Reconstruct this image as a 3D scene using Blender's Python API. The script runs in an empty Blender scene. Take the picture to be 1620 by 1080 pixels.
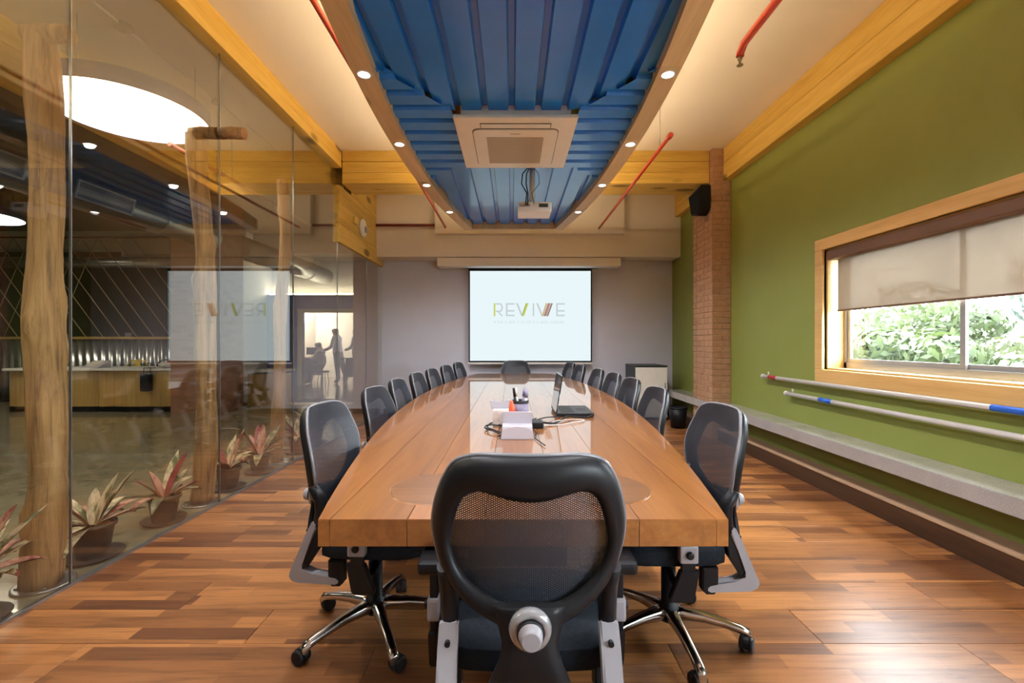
import bpy, bmesh, math, random
from mathutils import Vector, Matrix
random.seed(7)
PI = math.pi
scene = bpy.context.scene
C = scene.collection

# ------------------------------------------------------------------ camera
cam = bpy.data.cameras.new('camera')
cam.sensor_width = 36.0
cam.lens = 16.0
cam.clip_start = 0.05
cam.clip_end = 300
camo = bpy.data.objects.new('camera', cam)
camo.location = (0, 0, 1.26)
camo.rotation_euler = (PI / 2, 0, 0)
C.objects.link(camo)
scene.camera = camo

# ------------------------------------------------------------------ world, sun, exposure
world = bpy.data.worlds.new('sky')
scene.world = world
world.use_nodes = True
bg = world.node_tree.nodes['Background']
bg.inputs['Color'].default_value = (0.86, 0.93, 1.0, 1)
bg.inputs['Strength'].default_value = 32.0
sun = bpy.data.lights.new('sun', 'SUN')
sun.energy = 3.0
sun.angle = math.radians(3)
sun.color = (1.0, 0.96, 0.88)
suno = bpy.data.objects.new('sun', sun)
suno.rotation_euler = (math.radians(-36), math.radians(-10), 0)   # shines along the outer wall, onto the garden
C.objects.link(suno)
vs = scene.view_settings
vs.view_transform = 'Standard'
vs.look = 'None'
vs.exposure = 0.5
vs.gamma = 1.0
vs.use_curve_mapping = False
scene.display_settings.display_device = 'sRGB'
scene.cycles.max_bounces = 10
scene.cycles.diffuse_bounces = 5
scene.cycles.glossy_bounces = 5
scene.cycles.transparent_max_bounces = 24
scene.cycles.transmission_bounces = 8
scene.cycles.sample_clamp_indirect = 5.0
scene.cycles.sample_clamp_direct = 12.0
scene.cycles.caustics_reflective = False
scene.cycles.caustics_refractive = False
scene.cycles.use_denoising = True

# light levels of the lamps, added ones too
COVE = 43.0        # LED strips on top of the blue canopy
SPOT = 105.0        # canopy downlights (watt)
SCREEN = 0.72      # projected picture
PENDANT = 11.0      # round pendants in the office, the unseen ones added
STRIP = 14.0       # lit ledge over the navy wall

# ------------------------------------------------------------------ materials
MATS = {}
def srgb(r, g, b):
    f = lambda c: (c / 12.92 if c <= 0.04045 else ((c + 0.055) / 1.055) ** 2.4)
    return (f(r / 255), f(g / 255), f(b / 255), 1)

class NT:
    def __init__(s, name):
        s.m = bpy.data.materials.new(name); s.m.use_nodes = True
        s.t = s.m.node_tree; s.n = s.t.nodes; s.l = s.t.links
        s.b = s.n['Principled BSDF']; s.out = s.n['Material Output']
        MATS[name] = s.m
    def node(s, typ, **kw):
        n = s.n.new(typ)
        for k, v in kw.items():
            setattr(n, k, v)
        return n
    def link(s, a, b): s.l.new(a, b)
    def coords(s, scale=(1, 1, 1), rnd=True):
        tc = s.node('ShaderNodeTexCoord')
        mp = s.node('ShaderNodeMapping')
        mp.inputs['Scale'].default_value = scale
        s.link(tc.outputs['Object'], mp.inputs['Vector'])
        if rnd:
            oi = s.node('ShaderNodeObjectInfo')
            mu = s.node('ShaderNodeVectorMath', operation='MULTIPLY_ADD')
            cx = s.node('ShaderNodeCombineXYZ')
            for i in range(3): s.link(oi.outputs['Random'], cx.inputs[i])
            mu.inputs[1].default_value = (31.7, 17.3, 23.9)
            s.link(cx.outputs[0], mu.inputs[0]); s.link(mp.outputs[0], mu.inputs[2])
            return mu.outputs[0]
        return mp.outputs[0]
    def noise(s, vec, scale, detail=4, rough=0.55, dist=0.0):
        n = s.node('ShaderNodeTexNoise')
        n.inputs['Scale'].default_value = scale; n.inputs['Detail'].default_value = detail
        n.inputs['Roughness'].default_value = rough; n.inputs['Distortion'].default_value = dist
        s.link(vec, n.inputs['Vector']); return n.outputs['Fac']
    def ramp(s, fac, stops):
        r = s.node('ShaderNodeValToRGB')
        e = r.color_ramp.elements
        while len(e) < len(stops): e.new(0.5)
        for i, (p, c) in enumerate(stops):
            e[i].position = p; e[i].color = c if len(c) == 4 else (*c, 1)
        s.link(fac, r.inputs['Fac']); return r.outputs['Color']
    def mix(s, fac, a, b, blend='MIX'):
        m = s.node('ShaderNodeMix', data_type='RGBA', blend_type=blend)
        for sock, v in ((m.inputs[0], fac), (m.inputs[6], a), (m.inputs[7], b)):
            if hasattr(v, 'is_linked'): s.link(v, sock)
            else: sock.default_value = v
        return m.outputs[2]
    def math(s, op, a, b=None):
        m = s.node('ShaderNodeMath', operation=op)
        for sock, v in ((m.inputs[0], a), (m.inputs[1], b)):
            if v is None: continue
            if hasattr(v, 'is_linked'): s.link(v, sock)
            else: sock.default_value = v
        return m.outputs[0]
    def set(s, color=None, rough=None, metal=None, coat=None, spec=None, bump=None, bump_d=0.002, sheen=None, coat_rough=None):
        b = s.b
        if color is not None:
            if hasattr(color, 'is_linked'): s.link(color, b.inputs['Base Color'])
            else: b.inputs['Base Color'].default_value = color
        if rough is not None:
            if hasattr(rough, 'is_linked'): s.link(rough, b.inputs['Roughness'])
            else: b.inputs['Roughness'].default_value = rough
        if metal is not None: b.inputs['Metallic'].default_value = metal
        if coat is not None: b.inputs['Coat Weight'].default_value = coat
        if coat_rough is not None: b.inputs['Coat Roughness'].default_value = coat_rough
        if spec is not None: b.inputs['Specular IOR Level'].default_value = spec
        if sheen is not None: b.inputs['Sheen Weight'].default_value = sheen
        if bump is not None:
            n = s.node('ShaderNodeBump'); n.inputs['Distance'].default_value = bump_d; n.inputs['Strength'].default_value = 0.5
            s.link(bump, n.inputs['Height']); s.link(n.outputs[0], b.inputs['Normal'])
        return s.m

def plain(name, col, rough=0.5, metal=0.0, var=0.08, scale=6.0, **kw):
    t = NT(name)
    v = t.coords()
    f = t.noise(v, scale, 3)
    a = tuple(c * (1 - var) for c in col[:3]) + (1,)
    b = tuple(min(1, c * (1 + var)) for c in col[:3]) + (1,)
    return t.set(t.ramp(f, [(0.3, a), (0.7, b)]), rough, metal, **kw)

def wood(name, dark, mid, light, axis='y', rough=0.5, knots=0.0, grain=1.0, coat=None, knotcol=(0.10, 0.045, 0.012, 1)):
    t = NT(name)
    s = {'x': (0.45, 6, 6), 'y': (6, 0.45, 6), 'z': (6, 6, 0.45)}[axis]
    v = t.coords(tuple(k * grain for k in s))
    f = t.noise(v, 1.6, 6, 0.6, 0.8)
    col = t.ramp(f, [(0.28, dark), (0.5, mid), (0.72, light)])
    f2 = t.noise(v, 9.0, 3, 0.6)
    col = t.mix(0.25, col, t.ramp(f2, [(0.35, dark), (0.65, light)]), 'MIX')
    oi = t.node('ShaderNodeObjectInfo')
    hv = t.node('ShaderNodeHueSaturation')
    t.link(t.math('MULTIPLY_ADD', oi.outputs['Random'], 0.22), hv.inputs['Value'])
    hv.inputs['Value'].links[0].from_node.inputs[2].default_value = 0.89
    t.link(col, hv.inputs['Color']); col = hv.outputs[0]
    if knots:
        sk = {'x': (1.2, 3.0, 3.0), 'y': (3.0, 1.2, 3.0), 'z': (3.0, 3.0, 1.2)}[axis]
        vk = t.coords(sk)
        vo = t.node('ShaderNodeTexVoronoi'); vo.inputs['Scale'].default_value = 1.0
        t.link(vk, vo.inputs['Vector'])
        k = t.ramp(vo.outputs['Distance'], [(0.06 + 0.10 * knots, (1, 1, 1, 1)), (0.10 + 0.16 * knots, (0, 0, 0, 1))])
        kf = t.math('MULTIPLY', k, 0.75)
        col = t.mix(kf, col, knotcol)
    return t.set(col, rough, bump=f2, bump_d=0.001, coat=coat)

PINE = wood('pine_timber', (0.50, 0.30, 0.045, 1), (0.64, 0.42, 0.085, 1), (0.74, 0.52, 0.14, 1), 'y', 0.55, 0.6)
PINEX = wood('pine_timber_cross', (0.50, 0.30, 0.045, 1), (0.64, 0.42, 0.085, 1), (0.74, 0.52, 0.14, 1), 'x', 0.55, 0.6)
PINEZ = wood('pine_casing', (0.56, 0.32, 0.10, 1), (0.68, 0.42, 0.15, 1), (0.76, 0.50, 0.20, 1), 'y', 0.5)
CANOPY_WOOD = wood('canopy_timber', (0.58, 0.42, 0.21, 1), (0.68, 0.51, 0.28, 1), (0.76, 0.59, 0.35, 1), 'y', 0.5, 0.35)
TABLE_WOOD = wood('lacquered_table_wood', (0.18, 0.058, 0.012, 1), (0.28, 0.103, 0.022, 1), (0.37, 0.152, 0.037, 1), 'y', 0.30, 0.12, coat=1.0, knotcol=(0.22, 0.07, 0.015, 1))
for k_ in ('Coat Roughness', 0.03), ('Coat IOR', 2.1): MATS['lacquered_table_wood'].node_tree.nodes['Principled BSDF'].inputs[k_[0]].default_value = k_[1]
INLAY_WOOD = wood('lacquered_inlay_wood', (0.11, 0.040, 0.010, 1), (0.17, 0.064, 0.016, 1), (0.22, 0.09, 0.024, 1), 'x', 0.30, coat=0.75)
def make_trunk():
    t = NT('stripped_trunk')
    v = t.coords((34, 34, 2.2)); f = t.noise(v, 1.0, 8, 0.7, 0.7)
    v2 = t.coords((3, 3, 1.2)); g = t.noise(v2, 1.0, 4, 0.6, 0.8)
    col = t.ramp(f, [(0.36, (0.05, 0.022, 0.010, 1)), (0.45, (0.27, 0.14, 0.055, 1)), (0.58, (0.45, 0.26, 0.105, 1)), (0.78, (0.56, 0.36, 0.17, 1))])
    col = t.mix(0.3, col, t.ramp(g, [(0.3, (0.30, 0.16, 0.075, 1)), (0.5, (0.54, 0.34, 0.15, 1)), (0.7, (0.60, 0.36, 0.20, 1))]))
    return t.set(col, 0.7, bump=f, bump_d=0.012)
TRUNK = make_trunk()
COUNTER_WOOD = wood('counter_wood', (0.34, 0.21, 0.06, 1), (0.48, 0.31, 0.10, 1), (0.58, 0.40, 0.15, 1), 'z', 0.5)
DARKWOOD = wood('dark_skirting', (0.035, 0.016, 0.008, 1), (0.060, 0.028, 0.013, 1), (0.085, 0.042, 0.02, 1), 'y', 0.4)

def make_laminate():
    t = NT('three_strip_laminate')
    v = t.coords((1, 1, 1))
    br = t.node('ShaderNodeTexBrick')
    br.offset = 0.37; br.squash = 1.0
    br.inputs['Scale'].default_value = 1.0
    br.inputs['Brick Width'].default_value = 0.62; br.inputs['Row Height'].default_value = 0.08
    br.inputs['Mortar Size'].default_value = 0.0012
    br.inputs['Bias'].default_value = -0.1
    br.inputs['Color1'].default_value = (0.13, 0.050, 0.020, 1)
    br.inputs['Color2'].default_value = (0.42, 0.18, 0.058, 1)
    br.inputs['Mortar'].default_value = (0.22, 0.085, 0.03, 1)
    t.link(v, br.inputs['Vector'])
    vg = t.coords((1.1, 16, 6))
    g = t.noise(vg, 1.7, 6, 0.65, 0.9)
    col = t.mix(0.75, br.outputs['Color'], t.ramp(g, [(0.25, (0.22, 0.18, 0.18, 1)), (0.50, (0.88, 0.84, 0.80, 1)), (0.75, (1.0, 1.0, 1.0, 1))]), 'MULTIPLY')
    vk = t.coords((2.2, 9, 3)); k = t.noise(vk, 1.0, 3, 0.6, 1.5)
    kk = t.ramp(k, [(0.66, (0, 0, 0, 1)), (0.76, (1, 1, 1, 1))])
    col = t.mix(t.math('MULTIPLY', kk, 0.6), col, (0.12, 0.05, 0.022, 1))
    vf = t.coords((2.5, 70, 6)); ff = t.noise(vf, 1.0, 4, 0.65, 0.5)
    col = t.mix(0.6, col, t.ramp(ff, [(0.30, (0.40, 0.34, 0.32, 1)), (0.48, (1, 1, 1, 1))]), 'MULTIPLY')
    rg = t.ramp(g, [(0.2, (0.38,) * 3), (0.8, (0.26,) * 3)])
    return t.set(col, rg, bump=g, bump_d=0.0006, spec=0.28, coat=0.12, coat_rough=0.36)
LAMINATE = make_laminate()

WALL_GREEN = plain('olive_paint', srgb(129, 139, 66), 0.55, var=0.04, scale=2)
WALL_GREY = plain('grey_paint', srgb(204, 206, 220), 0.6, var=0.03, scale=2)
WALL_WHITE = plain('white_paint', (0.78, 0.75, 0.70, 1), 0.6, var=0.03, scale=2)
CEIL_WHITE = plain('ceiling_paint', (0.82, 0.78, 0.72, 1), 0.7, var=0.02, scale=1.5)
CEIL_DARK = plain('dark_slab_paint', (0.10, 0.075, 0.055, 1), 0.8, var=0.2, scale=1.2)
NAVY = plain('navy_paint', (0.055, 0.080, 0.40, 1), 0.5)
CONCRETE = None
def make_concrete():
    t = NT('polished_concrete')
    v = t.coords((1, 1, 1), False)
    f = t.noise(v, 0.8, 8, 0.6, 0.5); g = t.noise(v, 6, 6, 0.65)
    col = t.mix(0.4, t.ramp(f, [(0.3, (0.20, 0.175, 0.105, 1)), (0.7, (0.31, 0.275, 0.18, 1))]), t.ramp(g, [(0.35, (0.16, 0.14, 0.085, 1)), (0.65, (0.34, 0.30, 0.21, 1))]))
    return t.set(col, t.ramp(g, [(0.3, (0.10,) * 3), (0.7, (0.22,) * 3)]), coat=0.3)
CONCRETE = make_concrete()
GRANITE = None
def make_granite():
    t = NT('grey_granite')
    v = t.coords((1, 1, 1), False)
    f = t.noise(v, 160, 3, 0.7); g = t.noise(v, 5, 3)
    col = t.mix(0.35, t.ramp(f, [(0.35, (0.27, 0.255, 0.25, 1)), (0.65, (0.46, 0.435, 0.43, 1))]), t.ramp(g, [(0.3, (0.24, 0.23, 0.22, 1)), (0.7, (0.40, 0.385, 0.37, 1))]))
    return t.set(col, 0.16, coat=0.4)
GRANITE = make_granite()
def make_brick(name, c1, c2):
    t = NT(name)
    v = t.coords((1, 1, 1))
    f = t.noise(v, 14, 5, 0.7); oi = t.node('ShaderNodeObjectInfo')
    col = t.mix(oi.outputs['Random'], c1, c2)
    col = t.mix(0.55, col, t.ramp(f, [(0.3, (0.30, 0.16, 0.09, 1)), (0.7, (0.52, 0.34, 0.22, 1))]))
    return t.set(col, 0.85, bump=f, bump_d=0.003)
BRICK = make_brick('washed_brick', (0.36, 0.17, 0.075, 1), (0.46, 0.25, 0.13, 1))
MORTAR = plain('pale_mortar', (0.42, 0.27, 0.16, 1), 0.9)
def make_brickwall():
    t = NT('far_brickwork')
    tc = t.node('ShaderNodeTexCoord'); sx = t.node('ShaderNodeSeparateXYZ'); t.link(tc.outputs['Object'], sx.inputs[0])
    cx = t.node('ShaderNodeCombineXYZ'); t.link(t.math('ADD', sx.outputs[0], sx.outputs[1]), cx.inputs[0]); t.link(sx.outputs[2], cx.inputs[1])
    br = t.node('ShaderNodeTexBrick'); br.inputs['Scale'].default_value = 1.0
    br.inputs['Brick Width'].default_value = 0.23; br.inputs['Row Height'].default_value = 0.078; br.inputs['Mortar Size'].default_value = 0.005
    br.inputs['Color1'].default_value = (0.30, 0.13, 0.075, 1); br.inputs['Color2'].default_value = (0.38, 0.19, 0.115, 1); br.inputs['Mortar'].default_value = (0.30, 0.20, 0.14, 1)
    t.link(cx.outputs[0], br.inputs['Vector'])
    return t.set(br.outputs['Color'], 0.85)
BRICKWALL = make_brickwall()

BLUE = plain('glossy_blue_sheet', (0.018, 0.21, 0.76, 1), 0.22, var=0.05, scale=3, coat=0.3)
BLACK_PLASTIC = plain('black_plastic', (0.006, 0.0065, 0.009, 1), 0.45, spec=0.28)
BLACK_FABRIC = plain('black_seat_fabric', (0.008, 0.011, 0.016, 1), 0.8, scale=90, var=0.3, spec=0.15)
GREY_PLASTIC = plain('silver_grey_plastic', (0.30, 0.29, 0.32, 1), 0.32, var=0.04)
TRIM_GREY = plain('chair_edge_trim', (0.17, 0.17, 0.19, 1), 0.25, var=0.04)
KNOB_RING = plain('knob_silver', (0.34, 0.34, 0.36, 1), 0.22, 0.4, var=0.03)
CHROME = plain('polished_aluminium', (0.62, 0.62, 0.64, 1), 0.13, 1.0, var=0.03)
ALU = plain('window_aluminium', (0.52, 0.52, 0.53, 1), 0.3, 0.7, var=0.03)
STEEL = plain('galvanised_steel', (0.38, 0.39, 0.40, 1), 0.28, 0.85, var=0.25, scale=3)
DUCT = plain('spiral_duct_steel', (0.20, 0.215, 0.215, 1), 0.33, 0.8, var=0.25, scale=3)
WHITE_PLASTIC = plain('white_plastic', (0.74, 0.73, 0.70, 1), 0.35, var=0.02)
CREAM_PLASTIC = plain('cream_plastic', (0.88, 0.88, 0.80, 1), 0.4, var=0.03)
GREIGE = plain('filter_grille', (0.50, 0.47, 0.38, 1), 0.6, var=0.03)
DARK_GAP = plain('dark_gap', (0.03, 0.03, 0.03, 1), 0.8)
RED_PIPE = plain('red_pipe_paint', (0.52, 0.055, 0.022, 1), 0.35, var=0.05)
MAROON_PIPE = plain('maroon_pipe_paint', (0.16, 0.015, 0.012, 1), 0.4)
BRASS = plain('sprinkler_brass', (0.60, 0.50, 0.36, 1), 0.3, 0.9)
BLUE_TAPE = plain('blue_tape', (0.02, 0.13, 0.62, 1), 0.4)
RED_TAPE = plain('red_tape', (0.42, 0.02, 0.03, 1), 0.4)
PVC = plain('white_pvc', (0.62, 0.60, 0.58, 1), 0.3, var=0.06)
BLIND_BROWN = plain('blind_cassette_brown', (0.13, 0.062, 0.035, 1), 0.45)
POT = plain('dark_plant_pot', (0.018, 0.014, 0.010, 1), 0.55)
SOIL = plain('potting_soil', (0.03, 0.02, 0.012, 1), 0.95)
PAPER = plain('white_paper', (0.44, 0.42, 0.48, 1), 0.6, var=0.02)
PINKISH = plain('tissue_box_print', (0.62, 0.58, 0.56, 1), 0.5, var=0.2, scale=40)
ORANGE_RED = plain('orange_red_plastic', (0.72, 0.085, 0.02, 1), 0.4)
GREEN_PLASTIC = plain('green_plastic', (0.02, 0.22, 0.07, 1), 0.4)
PURPLE_PEN = plain('violet_grey_plastic', (0.22, 0.20, 0.30, 1), 0.35)
YELLOW_METAL = plain('yellow_powdercoat', (0.75, 0.52, 0.02, 1), 0.35)
LIMEFRAME = plain('olive_yellow_frame', (0.48, 0.42, 0.05, 1), 0.5)
DARK_TEAL = plain('dark_teal_panel', (0.022, 0.034, 0.038, 1), 0.45)
ROPE = plain('sisal_rope', (0.42, 0.34, 0.22, 1), 0.9)
SKIN = plain('skin', (0.26, 0.12, 0.07, 1), 0.55)
HAIR = plain('black_hair', (0.012, 0.010, 0.009, 1), 0.6)
SHIRT = plain('pale_blue_shirt', (0.58, 0.63, 0.76, 1), 0.8)
SHIRT2 = plain('grey_striped_shirt', (0.30, 0.31, 0.36, 1), 0.8)
TROUSERS = plain('grey_trousers', (0.15, 0.16, 0.20, 1), 0.8)
BOUNCE_PAVING = plain('bounce_paving', (0.30, 0.29, 0.27, 1), 0.9, var=0.15)  # made pale so the ground throws daylight up into the room
TRUNK_DARK = plain('garden_bark', (0.10, 0.07, 0.05, 1), 0.9)
WINE = plain('maroon_leaf', (0.17, 0.028, 0.024, 1), 0.45)

def make_leaf(name, c_edge, c_mid):
    t = NT(name); v = t.coords((14, 14, 3))
    f = t.noise(v, 1.4, 3)
    return t.set(t.ramp(f, [(0.40, c_edge), (0.55, c_mid)]), 0.4)
LEAF_CREAM = make_leaf('variegated_cream_leaf', (0.10, 0.12, 0.045, 1), (0.66, 0.54, 0.36, 1))
LEAF_PINK = make_leaf('variegated_pink_leaf', (0.22, 0.03, 0.03, 1), (0.55, 0.30, 0.22, 1))
LEAF_RED = make_leaf('red_heart_leaf', (0.20, 0.018, 0.03, 1), (0.34, 0.035, 0.06, 1))
LEAF_GREEN = make_leaf('dark_green_leaf', (0.035, 0.045, 0.018, 1), (0.12, 0.12, 0.055, 1))
def make_foliage(name, a, b):
    t = NT(name); v = t.coords((1, 1, 1), False); f = t.noise(v, 2.2, 4)
    t.set(t.ramp(f, [(0.3, a), (0.7, b)]), 0.6)
    tr = t.node('ShaderNodeBsdfTranslucent'); tr.inputs[0].default_value = b
    mx = t.node('ShaderNodeMixShader'); mx.inputs[0].default_value = 0.35
    t.link(t.b.outputs[0], mx.inputs[1]); t.link(tr.outputs[0], mx.inputs[2]); t.link(mx.outputs[0], t.out.inputs[0]); return t.m
FOL = [make_foliage('bright_foliage', (0.018, 0.031, 0.008, 1), (0.056, 0.074, 0.024, 1)),
       make_foliage('blue_green_foliage', (0.014, 0.026, 0.018, 1), (0.041, 0.058, 0.042, 1)),
       make_foliage('yellow_green_foliage', (0.028, 0.038, 0.010, 1), (0.072, 0.083, 0.032, 1))]

def emit(name, col, strength):
    t = NT(name)
    e = t.node('ShaderNodeEmission'); e.inputs[0].default_value = (*col[:3], 1); e.inputs[1].default_value = strength
    t.link(e.outputs[0], t.out.inputs[0]); return t.m
LED = emit('warm_led_strip', (1.0, 0.78, 0.48), COVE)
LENS = emit('downlight_lens', (1.0, 0.93, 0.80), 9.0)
PEND = emit('pendant_diffuser', (1.0, 0.90, 0.74), PENDANT)
LEDGE = emit('lit_ledge_strip', (1.0, 0.90, 0.66), STRIP)
OFFICE_GLOW = emit('daylit_office_window', (1.0, 0.97, 0.90), 3.0)
SCR = emit('projected_white', (0.80, 0.91, 0.94), SCREEN)
S_GREY = emit('projected_grey', (0.56, 0.62, 0.64), SCREEN)
S_TAG = emit('projected_pale_grey', (0.66, 0.74, 0.75), SCREEN)
S_LIME = emit('projected_lime', (0.58, 0.64, 0.12), SCREEN)
S_LIME2 = emit('projected_olive', (0.40, 0.46, 0.10), SCREEN)
S_ORANGE = emit('projected_orange', (0.62, 0.40, 0.16), SCREEN)
S_RUST = emit('projected_rust', (0.50, 0.22, 0.14), SCREEN)
S_BROWN = emit('projected_brown', (0.30, 0.18, 0.16), SCREEN)

def make_glass(name, f0, power, tint, rough=0.0):
    t = NT(name)
    tr = t.node('ShaderNodeBsdfTransparent'); tr.inputs[0].default_value = tint
    gl = t.node('ShaderNodeBsdfGlossy'); gl.inputs[0].default_value = (1, 1, 1, 1); gl.inputs['Roughness'].default_value = rough
    lw = t.node('ShaderNodeLayerWeight'); lw.inputs[0].default_value = 0.5
    fr = t.math('MULTIPLY_ADD', t.math('POWER', lw.outputs['Facing'], power), 1 - f0); fr.node.inputs[2].default_value = f0
    mx = t.node('ShaderNodeMixShader')
    t.link(fr, mx.inputs[0]); t.link(tr.outputs[0], mx.inputs[1]); t.link(gl.outputs[0], mx.inputs[2])
    t.link(mx.outputs[0], t.out.inputs[0]); return t.m
GLASS = make_glass('partition_glass', 0.03, 2.5, (0.95, 0.95, 0.91, 1))
PANE = make_glass('window_glass', 0.03, 5.0, (0.97, 0.99, 0.98, 1))

def make_blind():
    t = NT('screen_blind_fabric')
    t.set((0.46, 0.39, 0.30, 1), 0.8)
    tl = t.node('ShaderNodeBsdfTranslucent'); tl.inputs[0].default_value = (0.16, 0.13, 0.10, 1)
    tp = t.node('ShaderNodeBsdfTransparent'); tp.inputs[0].default_value = (0.95, 0.88, 0.8, 1)
    m1 = t.node('ShaderNodeMixShader'); m1.inputs[0].default_value = 0.45
    m2 = t.node('ShaderNodeMixShader'); m2.inputs[0].default_value = 0.085
    t.link(t.b.outputs[0], m1.inputs[1]); t.link(tl.outputs[0], m1.inputs[2])
    t.link(m1.outputs[0], m2.inputs[1]); t.link(tp.outputs[0], m2.inputs[2]); t.link(m2.outputs[0], t.out.inputs[0]); return t.m
BLIND = make_blind()

def make_net():
    t = NT('net_fabric')
    tc = t.node('ShaderNodeTexCoord'); sx = t.node('ShaderNodeSeparateXYZ'); t.link(tc.outputs['Object'], sx.inputs[0])
    a = t.math('COSINE', t.math('MULTIPLY', sx.outputs[0], 2 * PI / 0.0105))
    b = t.math('COSINE', t.math('MULTIPLY', sx.outputs[2], 2 * PI / 0.0058))
    h = t.math('GREATER_THAN', t.math('MULTIPLY', a, b), 0.44)
    h2 = t.math('MULTIPLY', h, 0.9)
    t.set((0.026, 0.032, 0.045, 1), 0.42, spec=0.6)
    tp = t.node('ShaderNodeBsdfTransparent')
    mx = t.node('ShaderNodeMixShader')
    t.link(h2, mx.inputs[0]); t.link(t.b.outputs[0], mx.inputs[1]); t.link(tp.outputs[0], mx.inputs[2]); t.link(mx.outputs[0], t.out.inputs[0]); return t.m
NET = make_net()

# ------------------------------------------------------------------ mesh helpers
def B(): return bmesh.new()
def bx(bm, x0, x1, y0, y1, z0, z1, mi=0):
    v = [bm.verts.new(p) for p in ((x0, y0, z0), (x1, y0, z0), (x1, y1, z0), (x0, y1, z0), (x0, y0, z1), (x1, y0, z1), (x1, y1, z1), (x0, y1, z1))]
    fs = [bm.faces.new([v[i] for i in f]) for f in ((0, 3, 2, 1), (4, 5, 6, 7), (0, 1, 5, 4), (1, 2, 6, 5), (2, 3, 7, 6), (3, 0, 4, 7))]
    for f in fs: f.material_index = mi
    return v
def rbx(bm, x0, x1, y0, y1, z0, z1, r=0.01, seg=2, mi=0):
    b2 = B(); bx(b2, x0, x1, y0, y1, z0, z1)
    bmesh.ops.bevel(b2, geom=b2.edges[:], offset=r, segments=seg, affect='EDGES', profile=0.6)
    add(bm, b2, mi)
def add(bm, b2, mi=None, M=None):
    me = bpy.data.meshes.new('tmp')
    if M is not None: bmesh.ops.transform(b2, matrix=M, verts=b2.verts)
    if mi is not None:
        for f in b2.faces: f.material_index = mi
    b2.to_mesh(me); b2.free(); bm.from_mesh(me); bpy.data.meshes.remove(me)
def frame_of(d):
    d = d.normalized(); up = Vector((0, 0, 1)) if abs(d.z) < 0.9 else Vector((1, 0, 0))
    a = d.cross(up).normalized(); return a, a.cross(d).normalized()
def tube(bm, pts, r, seg=10, mi=0, cap=True, sx=1.0):
    pts = [Vector(p) for p in pts]; n = len(pts)
    rs = r if isinstance(r, (list, tuple)) else [r] * n
    rings = []; a = None
    for i, p in enumerate(pts):
        d = (pts[min(i + 1, n - 1)] - pts[max(i - 1, 0)])
        if a is None: a, b = frame_of(d)
        else:
            a = (a - d.normalized() * a.dot(d.normalized())).normalized(); b = a.cross(d.normalized()).normalized()
        rings.append([bm.verts.new(p + (a * math.cos(2 * PI * k / seg) * sx + b * math.sin(2 * PI * k / seg)) * rs[i]) for k in range(seg)])
    for i in range(n - 1):
        for k in range(seg):
            f = bm.faces.new((rings[i][k], rings[i][(k + 1) % seg], rings[i + 1][(k + 1) % seg], rings[i + 1][k])); f.material_index = mi; f.smooth = True
    if cap:
        for ring in (rings[0], rings[-1]):
            try: bm.faces.new(ring).material_index = mi
            except ValueError: pass
def lathe(bm, prof, c=(0, 0, 0), seg=24, axis='z', mi=0, cap=True):
    rings = []
    for r, h in prof:
        ring = []
        for k in range(seg):
            a = 2 * PI * k / seg; u, w = r * math.cos(a), r * math.sin(a)
            p = {'z': (u, w, h), 'y': (u, h, w), 'x': (h, u, w)}[axis]
            ring.append(bm.verts.new((p[0] + c[0], p[1] + c[1], p[2] + c[2])))
        rings.append(ring)
    for i in range(len(rings) - 1):
        for k in range(seg):
            f = bm.faces.new((rings[i][k], rings[i][(k + 1) % seg], rings[i + 1][(k + 1) % seg], rings[i + 1][k])); f.material_index = mi; f.smooth = True
    if cap:
        for ring in (rings[0], rings[-1]): bm.faces.new(ring).material_index = mi
def prism(bm, pts, a0, a1, axis='z', bev=0, mi=0):
    b2 = B()
    def P(p, h): return {'z': (p[0], p[1], h), 'y': (p[0], h, p[1]), 'x': (h, p[0], p[1])}[axis]
    lo = [b2.verts.new(P(p, a0)) for p in pts]; hi = [b2.verts.new(P(p, a1)) for p in pts]
    b2.faces.new(lo[::-1]); b2.faces.new(hi); n = len(pts)
    for i in range(n): b2.faces.new((lo[i], lo[(i + 1) % n], hi[(i + 1) % n], hi[i]))
    if bev:
        es = [e for e in b2.edges if (e.verts[0] in hi) == (e.verts[1] in hi)]
        bmesh.ops.bevel(b2, geom=es, offset=bev, segments=2, affect='EDGES')
    bmesh.ops.recalc_face_normals(b2, faces=b2.faces)
    add(bm, b2, mi)
def obj(name, bm, mats, parent=None, loc=None, smooth=False):
    """bm in world space; stored relative to the thing it belongs to"""
    me = bpy.data.meshes.new(name)
    bmesh.ops.recalc_face_normals(bm, faces=bm.faces)
    off = Vector((0, 0, 0))
    q = parent
    while q is not None:
        off += Vector(q.location); q = q.parent
    if loc is not None: off += Vector(loc)
    if off.length: bmesh.ops.translate(bm, vec=-off, verts=bm.verts)
    bm.to_mesh(me); bm.free()
    for m in (mats if isinstance(mats, (list, tuple)) else [mats]): me.materials.append(m)
    if smooth:
        for p in me.polygons: p.use_smooth = True
    o = bpy.data.objects.new(name, me); C.objects.link(o)
    if parent is not None: o.parent = parent
    if loc is not None: o.location = Vector(loc)
    return o
def tag(o, label=None, cat=None, group=None, kind=None):
    if label: o['label'] = label
    if cat: o['category'] = cat
    if group: o['group'] = group
    if kind: o['kind'] = kind
    return o
def thing(name, label, cat, loc=(0, 0, 0), group=None):
    o = bpy.data.objects.new(name, None); o.empty_display_size = 0.1
    C.objects.link(o); o.location = loc
    return tag(o, label, cat, group)
def struct(name, bm, mats, label=None, parent=None):
    o = obj(name, bm, mats, parent)
    if parent is None: o['kind'] = 'structure'
    if label: o['label'] = label
    return o
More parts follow.
